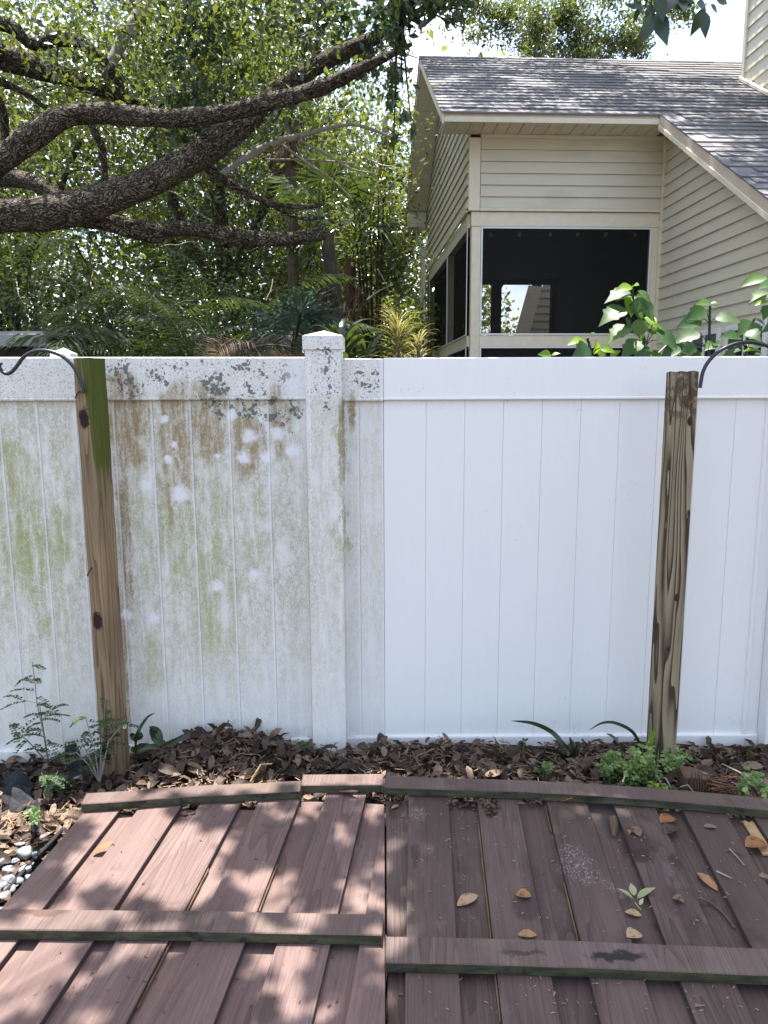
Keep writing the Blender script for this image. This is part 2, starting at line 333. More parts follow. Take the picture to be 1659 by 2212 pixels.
def marks(n, c, blobs):
    wob = n.vm('ADD', n.pos, n.vm('MULTIPLY', n.vm('SUBTRACT', n.ncol(n.pos, 40, 4), (.5, .5, .5)), (.05, .05, 0)))
    for (u, v, ru, rv, col_, k, z) in blobs:
        P = PZ(u, v, z); rx = PX(ru, P); ry = PX(rv, P)*1.7
        d = n.vm('LENGTH', n.vm('MULTIPLY', n.vm('SUBTRACT', wob, tuple(P)), (1/rx, 1/ry, 0)), out=1)
        e = n.ramp(d, 1.05, .6, 0, k)
        if col_[0] > .3: e = n.m('MULTIPLY', e, n.ramp(n.noise(n.pos, 150, 4, .75), .52, .60))
        c = n.mix(e, c, col_)
    return c
DECK_L = deckmat('light_brown_stain', (.135, .086, .078), (.20, .133, .117)); DECK_R = deckmat('damp_brown_stain', (.078, .051, .044), (.125, .084, .072), blobs=[(1060, 1745, 22, 26, (.008, .006, .006), .95, .14), (1010, 1735, 30, 12, (.012, .009, .009), .85, .14), (1240, 1850, 42, 34, (.36, .33, .31), .5, .13), (1275, 1880, 40, 14, (.36, .33, .31), .5, .13), (1330, 1895, 30, 12, (.34, .31, .3), .45, .13), (900, 1770, 30, 14, (.34, .31, .3), .4, .12), (1375, 1812, 40, 34, (.035, .017, .016), .8, .14), (1385, 1835, 26, 16, (.03, .015, .014), .7, .14), (855, 1750, 22, 24, (.035, .017, .016), .8, .12), (1135, 1950, 34, 26, (.04, .025, .024), .7, .10), (1460, 1850, 16, 16, (.035, .018, .016), .7, .13), (1480, 1930, 60, 30, (.05, .026, .024), .5, .12), (898, 1850, 9, 26, (.04, .025, .022), .7, .11), (1150, 1900, 18, 60, (.045, .03, .03), .5, .11), (1320, 1760, 34, 40, (.05, .045, .045), .6, .14)])  # left boards lighter brown, right boards darker with damp and scuffed spots
RAILTOP = deckmat('rail_brown_stain', (.105, .07, .062), (.165, .112, .10), .14, [(1335, 2042, 75, 9, (.010, .008, .008), .9, .13), (1130, 2035, 60, 5, (.03, .022, .02), .7, .13), (90, 1975, 70, 8, (.06, .03, .02), .7, .10), (410, 1975, 22, 12, (.05, .045, .03), .6, .10), (1480, 1708, 60, 8, (.03, .028, .02), .6, .16)])
def algside(n, c):
    s_ = n.noise(n.map(n.loc, (9, 40, 40)), 1, 5, .65); c = n.mix(n.ramp(s_, .3, .7), (.034, .034, .021), (.085, .083, .05))
    return n.mix(n.m('MULTIPLY', n.ramp(n.noise(n.loc, 13, 4, .6), .52, .66), .8), c, (.02, .018, .014))
RAILSIDE = wood('rail_algae_side', (.12, .115, .075), (.05, .045, .03), 10, 3, 30, .8, algside)
DARKEDGE = flat('shaded_dark_edge', (.06, .04, .037), .8, .2, 60)  # board sides coloured dark to paint the shade along their edges

# bark
n = NM('oak_bark', .85, .15); uv = n.tc.outputs['UV']
wv = n.vm('ADD', uv, n.vm('MULTIPLY', n.ncol(uv, 7, 3), (.22, .22, 0)))
v1 = n.vor(n.map(wv, (24, 62, 1)), 1, 'DISTANCE_TO_EDGE'); v2 = n.noise(n.map(uv, (70, 70, 1)), 1, 4, .65)
pl = n.ramp(v1, .0, .22); h = n.m('ADD', pl, n.m('MULTIPLY', v2, .45))
c = n.mix(pl, (.022, .015, .011), n.mix(v2, (.12, .095, .07), (.30, .26, .20)))
li = n.ramp(n.noise(n.pos, 3.2, 5, .65), .56, .68); c = n.mix(n.m('MULTIPLY', n.m('MULTIPLY', li, pl), .55), c, (.36, .37, .30)); c = n.mix(n.m('MULTIPLY', n.ramp(n.noise(n.pos, 2.1, 4, .6), .56, .7), .35), c, (.1, .11, .04))
n.col(c); n.bump(h, .95, .03); BARK = n.mat
n = NM('grey_twig', .8, .2); n.col(n.mix(n.noise(n.pos, 12, 4, .7), (.14, .12, .10), (.38, .35, .31))); TWIG = n.mat
PALMBARK = flat('palm_bark', (.10, .075, .055), .9, .35, 18, bump=.6)
# house
n = NM('beige_siding', .5, .35); st = n.noise(n.map(n.loc, (2.2, 2.2, 14)), 1, 4, .6); fn = n.noise(n.map(n.loc, (3, 3, 160)), 1, 3, .6)
c = n.mix(st, (.60, .55, .42), (.68, .625, .50)); mold = n.ramp(n.noise(n.map(n.loc, (1.6, 1.6, 3.5)), 1, 5, .62), .52, .72)
c = n.mix(n.m('MULTIPLY', mold, .18), c, (.24, .235, .13)); c = n.mix(n.ramp(fn, .3, .7, 0, .1), c, (.3, .28, .2)); n.col(c); SIDING = n.mat
TRIM = flat('beige_trim', (.72, .65, .51), .5, .07, 12); SOFFIT = flat('beige_soffit', (.68, .62, .48), .6, .06, 8); FASCIA = flat('pink_beige_fascia', (.58, .48, .37), .5, .08, 6)
ALU = flat('white_aluminium', (.75, .75, .74), .35, .03, 20, .5)
INTER = flat('dimmed_porch_boards', (.035, .03, .027), .7, .2, 8); DARKFRAME = flat('dark_frame', (.02, .02, .02), .5)  # porch boards coloured near black to stand for the dim interior
n = NM('shingle_grey', .9, .15); g1 = n.noise(n.pos, 160, 3, .7); g2 = n.noise(n.pos, 1.6, 4)
c = n.mix(n.rnd, (.10, .102, .115), (.175, .175, .188)); c = n.mix(n.m('MULTIPLY', g1, .4), c, (.30, .275, .26)); c = n.mix(n.m('MULTIPLY', n.attr('rnd'), .5), c, (.2, .185, .175)); n.col(c); n.bump(g1, .3, .003); SHINGLE = n.mat
n = NM('insect_screen', .7, .2); n.col((.018, .018, .018)); tr = n.N.new('ShaderNodeBsdfTransparent'); ms = n.N.new('ShaderNodeMixShader'); ms.inputs[0].default_value = .38
n.l(tr.outputs[0], ms.inputs[1]); n.l(n.b.outputs[0], ms.inputs[2]); n.l(ms.outputs[0], n.out.inputs['Surface']); SCREEN = n.mat
n = NM('window_glass', .06, .6); n.col((.03, .035, .04)); GLASS = n.mat
BULB = flat('bulb_glass', (.75, .62, .4), .08, .02, 5, .8)
METAL = flat('black_iron', (.02, .02, .022), .38, .1, 40, .5)
STONE = flat('white_stone', (.24, .25, .265), .7, .2, 45, bump=.3, rv=.5); SHEET = flat('black_fabric', (.02, .021, .024), .7, .3, 60, .2, bump=.5)
n = NM('soil', .95, .1); a = n.noise(n.pos, 9, 6, .7); b = n.noise(n.pos, 70, 4, .7); n.col(n.mix(a, (.05, .035, .025), n.mix(b, (.05, .036, .026), (.10, .075, .055)))); n.bump(n.m('ADD', a, b), .8, .03); SOIL = n.mat
CRUMB = flat('pale_wood_crumbs', (.26, .18, .12), .9, .45, 30); NAIL = flat('rust_nail', (.05, .03, .025), .6)  # crumb colour lightened to stand in for sunlight on the litter
WHITEMET = flat('neighbour_metal', (.26, .27, .265), .5, .1, 5)
FUNGUS = flat('rot_crumbs', (.10, .06, .045), .9, .4, 60, bump=.5)

# ------------------------------------------------------------------ sky is the world; the ground
G = 46; xs = np.concatenate([np.linspace(-60, -5, 8), np.linspace(-4, 5, 70), np.linspace(6, 60, 8)]); ys = np.concatenate([np.linspace(-40, 0, 6), np.linspace(.5, 3.6, 60), np.linspace(4, 20, 18), np.linspace(24, 90, 8)])
def gz(x, y):
    near = math.exp(-((max(0, abs(y-2.2)-1.0))**2)/.2)
    return (.012*sin(7*x+1.3*sin(5*y))+.010*sin(11*y+2*x)) * near - .012
def pile(x, y):           # litter heap along the fence
    px_ = np.interp(x, [-2.6, -1.45, -1.15, -.95, -.75, -.45, -.2, .0, .1, .5, 1.0, 1.15, 1.5, 2.2], [.01, .012, .03, .08, .13, .07, .05, .07, .06, .065, .055, .05, .03, .035])
    t = np.interp(y, [2.3, 2.62, 2.95, 3.2, 3.3, 3.6], [.0, .35, .85, 1., .9, .2])
    return float(px_*t)
vs = [(x, y, gz(x, y)+pile(x, y)*.8) for y in ys for x in xs]; nx = len(xs)
fs = [(j*nx+i, j*nx+i+1, (j+1)*nx+i+1, (j+1)*nx+i) for j in range(len(ys)-1) for i in range(nx-1)]
me = bpy.data.meshes.new('ground'); me.from_pydata(vs, [], fs); me.polygons.foreach_set('use_smooth', [True]*len(fs))
tag(obj('ground', me, SOIL), 'dark soil ground under the leaf litter and both yards', kind='structure')

# ------------------------------------------------------------------ house
O = PY(1012, 460, 7.9); HYAW = radians(2.83)
house = thing('house', 'beige sided house with grey shingle gable roof and screened porch', 'house', (O[0], O[1], 0), HYAW)
_e = np.array([cos(HYAW), sin(HYAW), 0]); _d = np.array([-sin(HYAW), cos(HYAW), 0]); O0 = np.array([O[0], O[1], 0])
def HX(u, v, y): P = PP(u, v, O0+_d*y, _d); q = P-O0; return np.dot(q, _e), P[2]
def HY(u, v, x): P = PP(u, v, O0+_e*x, _e); q = P-O0; return np.dot(q, _d), P[2]
XL, XR = 0.0, HX(1433, 420, 0)[0]; YB = 3.75
Zt = .5*(HX(1005, 293, 0)[1]+HX(1441, 290, 0)[1])-.04; Zs = HX(1220, 458, 0)[1]; Zb = HX(1220, 490, 0)[1]
Zc1 = HX(1220, 724, 0)[1]; Zc0 = HX(1220, 748, 0)[1]
YE = -.36; ZE = .5*(HX(962, 243, YE)[1]+HX(1425, 240, YE)[1]); YR = (YB)/2; ZR = HX(1250, 127, YR)[1]; SL = (ZR-ZE)/(YR-YE)
XRK = HX(1425, 240, YE)[0]; XO = -.30
def zroof(y): return ZR-SL*abs(y-YR)
def siding(wall, poly, frame, zlo, expo=.112, mat=SIDING, parent=house, name='siding_board'):
    """poly in (h,z); frame(h,z,out)->xyz"""
    zmax = max(p[1] for p in poly); z = zlo; k = 0
    while z < zmax:
        q = clip(clip(poly, 0, 1, -z), 0, -1, z+expo)
        if len(q) >= 3 and max(p[0] for p in q)-min(p[0] for p in q) > .03:
            fr = [frame(h, zz, .021-.018*(zz-z)/expo) for h, zz in q]; bk = [frame(h, zz, -.01) for h, zz in q]
            MB().prism(bk, fr).build(name, mat, parent)
        z += expo
# front wall: boards between corner trims
siding('front', [(.118, Zs+.03), (XR-.03, Zs+.03), (XR-.03, Zt), (.118, Zt)], lambda h, z, o: (h, -o, z), Zs+.03)
m = MB(); m.box(-.004, .112, -.024, .05, Zs+.002, Zt); m.build('corner_trim', TRIM, house, bevel=.004)
m = MB(); m.box(.1125, XR-.0, -.026, .0, Zs, Zs+.028); m.build('siding_base_trim', TRIM, house, bevel=.004)
m = MB(); m.box(.1125, XR-.0, -.024, .0, Zt-.002, Zt+.03); m.build('top_trim', TRIM, house)
m = MB(); m.box(XR-.028, XR+.002, -.03, .0, .3, Zt-.003); m.build('inner_corner_trim', TRIM, house, bevel=.003)
m = MB(); m.box(.03, XR-.03, .0, .09, Zb, Zs-.003); m.build('header_beam', TRIM, house, bevel=.004)
m = MB(); m.box(0.006, .095, .0901, YB, Zb, Zs-.003); m.build('header_beam', TRIM, house, bevel=.004)
# porch posts, rails and screens
for (a, b) in ((.035, .132), (XR-.10, XR-.031)):
    MB().box(a, b, .002, .088, .2, Zb-.003).build('porch_post', TRIM, house, bevel=.004)
for y in (1.62, YB-.1): MB().box(.01, .088, y-.02, y+.02 if y < 2 else y+.09, .2, Zb-.003).build('porch_post', TRIM, house, bevel=.003)
MB().box(.1325, XR-.1005, .006, .08, Zc0, Zc1).build('porch_rail', TRIM, house, bevel=.004)
MB().box(.012, .085, .0885, YB-.1, Zc0, Zc1).build('porch_rail', TRIM, house, bevel=.004)
def screen_front(z0, z1):
    x0, x1 = .134, XR-.103; t = .016
    fr = MB(); fr.box(x0, x0+t, -.004, .012, z0, z1); fr.box(x1-t, x1, -.004, .012, z0, z1); fr.box(x0+t, x1-t, -.004, .012, z1-t, z1); fr.box(x0+t, x1-t, -.004, .012, z0, z0+t)
    s_ = obj('screen', MB().box(x0+t, x1-t, .003, .005, z0+t, z1-t).mesh('screen'), SCREEN, house); fr.build('screen_frame', ALU, s_)
screen_front(Zc1+.002, Zb-.004); screen_front(.9, Zc0-.002)
def screen_side(y0, y1, z0, z1):
    t = .014; fr = MB(); fr.box(.002, .01, y0, y0+t, z0, z1); fr.box(.002, .01, y1-t, y1, z0, z1); fr.box(.002, .01, y0+t, y1-t, z1-t, z1); fr.box(.002, .01, y0+t, y1-t, z0, z0+t)
    s_ = obj('screen', MB().box(.006, .008, y0+t, y1-t, z0+t, z1-t).mesh('screen'), SCREEN, house); fr.build('screen_frame', ALU, s_)
for (z0, z1) in ((Zc1+.002, Zb-.004), (.9, Zc0-.002)):
    screen_side(.092, 1.598, z0, z1); screen_side(1.642, YB-.125, z0, z1)
# left gable wall with boards, and its trims
gp = [(0.0, Zs+.03), (YB, Zs+.03), (YB, zroof(YB)-.12), (YR, ZR-.12), (0.0, zroof(0)-.12)]
siding('left', gp, lambda h, z, o: (-o, h, z), Zs+.03)
MB().box(-.024, .005, .0505, YB, Zs-.001, Zs+.026).build('siding_base_trim', TRIM, house)
# interior of the porch
for k in range(26):
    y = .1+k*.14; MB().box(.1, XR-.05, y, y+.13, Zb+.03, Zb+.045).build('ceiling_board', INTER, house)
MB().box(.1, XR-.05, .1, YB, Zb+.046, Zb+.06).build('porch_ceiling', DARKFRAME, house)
bx = [HX(u, 670, YB)[0] for u in (1036, 1062, 1083, 1190)]; bz0 = HX(1130, 735, YB)[1]; bz1 = HX(1130, 614, YB)[1]
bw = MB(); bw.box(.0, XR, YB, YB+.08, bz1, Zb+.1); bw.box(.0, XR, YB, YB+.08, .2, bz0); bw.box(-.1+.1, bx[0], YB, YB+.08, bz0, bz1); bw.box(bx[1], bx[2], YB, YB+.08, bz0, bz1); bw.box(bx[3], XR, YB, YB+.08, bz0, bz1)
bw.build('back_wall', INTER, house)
MB().box(XR-.048, XR-.032, .1, YB, .2, Zb+.03).build('side_wall_lining', INTER, house)
MB().box(bx[3]+.06, bx[3]+.09, YB-.03, YB-.002, .9, bz1+.15).build('door_trim', DARKFRAME, house)
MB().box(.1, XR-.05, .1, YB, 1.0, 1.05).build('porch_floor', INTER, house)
# rear wing seen through the porch
wy = YB+1.6
a0 = HX(1105, 725, wy); a1 = HX(1142, 612, wy); b0 = HX(1140, 725, wy); b1 = HX(1172, 612, wy); r0 = HX(1215, 725, wy)[0]
siding('rear', [(b0[0], b0[1]-.4), (r0+.5, b0[1]-.4), (r0+.5, b1[1]+.3), (b1[0]+.1, b1[1]+.3), (b0[0], b0[1])], lambda h, z, o: (h, wy-o, z), b0[1]-.4, .13)
dx = (b1[0]-b0[0])/(b1[1]-b0[1])
for k in range(16):
    z0 = a0[1]-.3+k*.07; MB().prism([(a0[0]+dx*(z0-a0[1]), wy-.25, z0), (b0[0]+dx*(z0-b0[1]), wy-.02, z0), (b0[0]+dx*(z0+.066-b0[1]), wy-.02, z0+.066), (a0[0]+dx*(z0+.066-a0[1]), wy-.25, z0+.066)],
        [(a0[0]+dx*(z0-a0[1])+.02, wy-.24, z0+.01), (b0[0]+dx*(z0-b0[1])+.02, wy-.01, z0+.01), (b0[0]+dx*(z0+.066-b0[1])+.02, wy-.01, z0+.07), (a0[0]+dx*(z0+.066-a0[1])+.02, wy-.24, z0+.07)]).build('rear_soffit_board', SOFFIT, house)
# right wall under the catslide rake
rp = [(-5.2, .2), (0, .2), (0, zroof(0)-.10), (-5.2, zroof(-5.2)-.10)]
siding('right', rp, lambda h, z, o: (XR-o+.004, h-.03, z), Zt-.112*36)
MB().box(XR+.02, XR+.1, -5.2, 0, .2, 1.2).build('wall_base', TRIM, house)
MB().box(XR+.012, XR+.08, -.2, YB, .2, Zt+.03).build('inner_wall', DARKFRAME, house); MB().box(XR-.030, XR+.011, .001, .1, .2, Zt).build('corner_post', TRIM, house)
# windows low in the right wall
for (y0, y1) in ((-1.42, -.86), (-2.15, -1.52)):
    zt = HY(1530, 714, XR)[1]; t = .045
    f_ = MB(); f_.box(XR-.04, XR-.01, y0, y0+t, 1.2, zt); f_.box(XR-.04, XR-.01, y1-t, y1, 1.2, zt); f_.box(XR-.04, XR-.01, y0+t, y1-t, zt-t, zt); f_.box(XR-.04, XR-.01, y0+t, y1-t, 1.2, 1.25); f_.box(XR-.038, XR-.012, (y0+y1)/2-.012, (y0+y1)/2+.012, 1.25, zt-t)
    wdw = f_.build('window', ALU, house, bevel=.004); MB().box(XR-.026, XR-.02, y0+t, y1-t, 1.25, zt-t).build('pane', GLASS, wdw)
# soffit, fascia, rakes
ns = 16; step = (XRK-XO-.02)/ns
for k in range(ns+1):
    x0 = XO+.01+k*step
    MB().box(x0+.003, x0+step-.004, YE+.02, -.002 if x0+step < XR+.02 else -.0305, Zt+.032+(.002 if k % 2 else 0), Zt+.045).build('soffit_board', SOFFIT, house)
MB().box(XO, XRK+.02, YE+.001, YE+.02, Zt+.028, ZE-.012).build('fascia', FASCIA, house, bevel=.003)
MB().box(XO, XRK+.02, YE-.008, YE+.0005, Zt+.024, Zt+.075).build('fascia_trim', TRIM, house, bevel=.004)
def rake(x0, x1, y0, y1, top, bot, name, mat, parent=house):
    m = MB(); m.prism([(x0, y0, zroof(y0)-top), (x0, y1, zroof(y1)-top), (x0, y1, zroof(y1)-bot), (x0, y0, zroof(y0)-bot)], [(x1, y0, zroof(y0)-top), (x1, y1, zroof(y1)-top), (x1, y1, zroof(y1)-bot), (x1, y0, zroof(y0)-bot)])
    return m.build(name, mat, parent, bevel=.003)
rake(XO-.02, XO, YE, YR, .014, .12, 'rake_board', TRIM); rake(XO-.02, XO, YR, YB+.36, .014, .12, 'rake_board', FASCIA)
rake(XRK, XRK+.02, -5.3, YE, .014, .135, 'rake_board', FASCIA); rake(XRK-.009, XRK-.0005, -5.3, YE, .10, .15, 'rake_trim', TRIM)
# underside of the gable overhang, one board after another
def rsoff(x0, x1, y0, y1, dpt=.125):
    n_ = max(1, int(round(abs(y1-y0)/.125))); st_ = (y1-y0)/n_
    for k in range(n_):
        a_, b_ = y0+k*st_+.003, y0+(k+1)*st_-.003; o = .002*(k % 2)
        MB().prism([(x0, a_, zroof(a_)-dpt-o), (x1, a_, zroof(a_)-dpt-o), (x1, b_, zroof(b_)-dpt-o), (x0, b_, zroof(b_)-dpt-o)], [(x0, a_, zroof(a_)-dpt+.012), (x1, a_, zroof(a_)-dpt+.012), (x1, b_, zroof(b_)-dpt+.012), (x0, b_, zroof(b_)-dpt+.012)]).build('soffit_board', SOFFIT, house)
rsoff(XO+.001, -.02, -.0, YR); rsoff(XO+.001, -.02, YR, YB+.05); rsoff(XRK+.021, XR-.015, -5.2, -.04, .137)
# roof deck, ridge and shingles
rd = MB()
def deckpoly(x0, x1, y0, y1):
    rd.prism([(x0, y0, zroof(y0)-.014), (x1, y0, zroof(y0)-.014), (x1, y1, zroof(y1)-.014), (x0, y1, zroof(y1)-.014)], [(x0, y0, zroof(y0)), (x1, y0, zroof(y0)), (x1, y1, zroof(y1)), (x0, y1, zroof(y1))])
deckpoly(XO-.03, XRK, YE-.02, YR); deckpoly(XRK, 8, -5.35, YR); deckpoly(XO-.03, 8, YR, YB+.4)
roof = rd.build('roof', SHINGLE, house)
u_ = MB().box(0, 1, 0, 1, 0, 1); 
um = bpy.data.meshes.new('shingle'); um.from_pydata([(0,0,0),(1,0,0),(1,1,0),(0,1,0),(0,0,1),(1,0,1),(1,1,.15),(0,1,.15)], [], [(0,3,2,1),(4,5,6,7),(0,1,5,4),(1,2,6,5),(2,3,7,6),(3,0,4,7)]); um.materials.append(SHINGLE)
nrm = sqrt(1+SL*SL); cells = []; ex = .135; sdist = 0.0; row = 0
while True:
    y = YR-(sdist+ex)/nrm
    if y < -3.6: break
    x = (XO-.035 if y > YE-.1 else XRK-.012)+random.uniform(-.004, .0); first = True
    while x < 4.4:
        wd = random.choice([.15, .2, .25, .3])*random.uniform(.9, 1.1)
        if first: wd *= random.uniform(.3, 1)
        if not (y < YE-.035 and x < XRK-.015):
            cells.append((x, y, wd-.004, random.uniform(.009, .015)))
        x += wd; first = False
    sdist += ex; row += 1
def px_size(c):
    P = O0+_e*c[0]+_d*c[1]; q = np.array([P[0], P[1], zroof(c[1])])-CAM; z = q@_fw; u = 829.5+F*(q@_R)/z
    return (1/z) if -20 < u < 1680 else 0
cells.sort(key=px_size, reverse=True); slopeang = math.atan(SL)
for i, (x, y, wd, h) in enumerate(cells[:295]):
    o = bpy.data.objects.new('shingle', um); C.objects.link(o); o.parent = roof
    o.location = (x, y, zroof(y)+.001); o.rotation_euler = (slopeang, 0, 0); o.scale = (wd, ex*1.05, h)
rs = MB(); ca, sa = cos(slopeang), sin(slopeang)
for (x, y, wd, h) in cells[295:]:
    L_ = ex*1.05; P = lambda a, b, c_: (x+a*wd, y+b*L_*ca-c_*sa, zroof(y)+.001+b*L_*sa+c_*ca)
    rs.add([P(0,0,0),P(1,0,0),P(1,1,0),P(0,1,0),P(0,0,h),P(1,0,h),P(1,1,h*.15),P(0,1,h*.15)], [(4,5,6,7),(0,1,5,4),(1,2,6,5),(3,0,4,7)])
o = rs.build('shingle_field', SHINGLE, roof); o['kind'] = 'stuff'
ra = o.data.attributes.new('rnd', 'FLOAT', 'FACE'); ra.data.foreach_set('value', np.repeat(RNG.random(len(o.data.polygons)//4+1), 4)[:len(o.data.polygons)].astype(np.float32))
# upper storey wall on the right
q = PP(1612, 183, np.array([*(O0+_d*YR)[:2], ZR]), np.array([*(-_d*SL)[:2], 1.0])*1.0) if False else None
best = None
for xx in np.linspace(2.6, 5, 400):
    yy, zz_ = HY(1610, 180, xx)
    d_ = abs(zz_-zroof(yy)) if yy < YR else 9
    if best is None or d_ < best[0]: best = (d_, xx, yy, zz_)
XU, YU = best[1], best[2]
up = [(YU-3.2, zroof(YU-3.2)+.02), (YU, zroof(YU)+.02), (YU, 9), (YU-3.2, 9)]
siding('upper', up, lambda h, z, o: (XU-o, h-.002, z), zroof(YU-3.2)+.02, .15)
MB().box(XU-.03, XU+.07, YU, YU+.06, zroof(YU)-.05, 9).build('corner_trim', TRIM, house, bevel=.004)
MB().box(XU+.001, XU+4, YU-3.2, YU-.002, 3, 9).build('upper_wall', TRIM, house)
fl = MB(); fl.prism([(XU-.05, YU-3.2, zroof(YU-3.2)+.018), (XU-.017, YU-3.2, zroof(YU-3.2)+.018), (XU-.017, YU+.06, zroof(YU+.06)+.018), (XU-.05, YU+.06, zroof(YU+.06)+.018)], [(XU-.05, YU-3.2, zroof(YU-3.2)+.05), (XU-.017, YU-3.2, zroof(YU-3.2)+.06), (XU-.017, YU+.06, zroof(YU+.06)+.06), (XU-.05, YU+.06, zroof(YU+.06)+.05)])
fl.build('flashing', TRIM, house)
# gutter and downspout at the far corner
gy = YB+.36
MB().box(XO-.02, .05, gy-.02, gy+.11, zroof(gy)-.13, zroof(gy)-.012).build('gutter', TRIM, house, bevel=.01)
MB().box(XO-.005, -.022, YB+.1, gy-.022, zroof(gy)-.16, zroof(gy)+.1).build('eave_return', TRIM, house, bevel=.004)
gx = XO+.14; g0 = zroof(gy)-.13
dp = MB(); dp.tube([(gx, gy+.05, g0+.01), (gx, gy+.05, g0-.09), (gx+.10, gy-.12, g0-.30), (gx+.10, gy-.12, .3)], .038, 6); dp.build('downspout', TRIM, house)
# string lights inside
sl = thing('string_light', 'string of small clear bulbs under the porch ceiling behind the screen', 'string lights', (O[0], O[1], 0), HYAW)
pts = []
for i, u in enumerate((1060, 1095, 1122, 1155, 1188, 1220, 1248, 1280, 1309, 1340, 1372)):
    x, z = HX(u, 506+(3 if i % 2 else 0), .30); pts.append((x, .30, z))
MB().tube([(p[0], p[1], p[2]+.035) for p in pts], .003, 5).build('cord', METAL, sl)
for p in pts[::2]:
    bm_ = bmesh.new(); bmesh.ops.create_icosphere(bm_, subdivisions=2, radius=.02); 
    for v_ in bm_.verts: v_.co.z *= 1.35
    me = bpy.data.meshes.new('bulb'); bm_.to_mesh(me); bm_.free(); o = obj('bulb', me, BULB, sl); o.location = p

# ------------------------------------------------------------------ vinyl fence
def fence_panel(P0, P1, edges, ztop, mat, label, zbot=.012, bottom=True, chan=()):
    P0 = np.array(P0); P1 = np.array(P1); L = np.linalg.norm(P1-P0); a = atan2(P1[1]-P0[1], P1[0]-P0[0])
    t = thing('vinyl_fence', label, 'fence panel', (P0[0], P0[1], 0), a, 'white vinyl fence panels')
    MB().box(0, L, -.006, .044, ztop-.178, ztop).build('top_rail', mat, t, bevel=.005, bseg=2)
    MB().box(0, L, -.010, .0, ztop-.182, ztop-.170).build('rail_lip', mat, t, bevel=.003)
    MB().box(0, L, -.006, .044, zbot, zbot+.06).build('bottom_rail', mat, t, bevel=.006, bseg=2)
    for s0, s1 in zip(edges[:-1], edges[1:]):
        if s1-s0 < .01: continue
        MB().box(s0+.0004, s1-.0004, .012, .028, zbot+.03, ztop-.16).build('board', mat, t, bevel=.0015)
    MB().box(0, L, .020, .026, zbot+.03, ztop-.16).build('backing_channel', mat, t)
    for (s0, s1) in chan: MB().box(s0, s1, .002, .030, zbot+.061, ztop-.179).build('side_channel', mat, t, bevel=.004)
    return t
FY = 3.28; XP = PY(702, 900, FY)[0]       # main post
LA = np.array([-3.3, 3.02]); LB = np.array([XP, 3.272])
ldir = (LB-LA)/np.linalg.norm(LB-LA); lnrm = np.array([-ldir[1], ldir[0], 0])
def sL(u, v): P = PP(u, v, np.array([LA[0], LA[1], 0]), lnrm); return float(np.dot(P[:2]-LA, ldir))
ed = [sL(u, 868) for u in (-88, -5, 78, 161, 244, 327, 411, 495, 580)]; ed = [0.0]+[e for e in [ed[0]-.175*k for k in range(8, 0, -1)] if e > .02]+ed+[sL(662, 868)]
fence_panel(LA, LB, ed, 1.822, DIRTY, 'long white vinyl fence panel with green and brown algae left of the capped post', chan=[(ed[-1]-.03, ed[-1]-.001)])
fence_panel((XP, 3.272), (-.0003, 3.278), [0.0, .15, -.0003-XP], 1.815, DIRTY, 'narrow grey-stained fence panel right of the capped post', chan=[(.069, .09)])
xe = [PY(837+84.2*k, 860, FY)[0]-.0003 for k in range(0, 10)]; xe[0] = 0; XE = PY(1645, 1500, FY)[0]
xe = [e for e in xe if e < XE]+[XE]
fence_panel((.0003, 3.280), (XE+.0003, 3.284), xe, 1.818, VINYL, 'clean bright white vinyl fence panel in front of the house', chan=[(XE-.075, XE-.055)])
fence_panel((XE+.13, 3.284), (XE+1.9, 3.29), [0, .17, .34, .51, .68, .85, 1.02, 1.19, 1.36, 1.53, 1.7, 1.77], 1.818, VINYL, 'clean fence panel beyond the post at the right edge')
def fence_post(x, y, top, mat, label, yaw=0, wd=.127):
    t = thing('fence_post', label, 'fence post', (x, y, 0), yaw, 'white vinyl fence posts'); h = wd/2
    MB().box(-h, h, -h, h, -.05, top).build('post_shaft', mat, t, bevel=.006, bseg=2)
    g = h+.008; c_ = MB(); c_.box(-g, g, -g, g, top-.03, top+.028); c_.add([(-g, -g, top+.0281), (g, -g, top+.0281), (g, g, top+.0281), (-g, g, top+.0281), (0, 0, top+.055)], [(0,1,4),(1,2,4),(2,3,4),(3,0,4)])
    c_.build('post_cap', mat, t, bevel=.002); return t
ww = PX(78, (XP, 3.22, 1.7)); fence_post(XP+.002, 3.275, PY(702, 757, 3.21)[2]+.032, DIRTYPOST, 'white vinyl post with pyramid cap and pale drip streaks', 0, ww)
fence_post(XE+.066, 3.285, 1.86, VINYL, 'clean white vinyl post at the right edge of the clean panel', 0, .13)
P = PY(137, 751, 3.42); fence_post(P[0], 3.42, P[2]-.055, VINYL, 'small white capped post showing just over the stained rail', .03, .075)

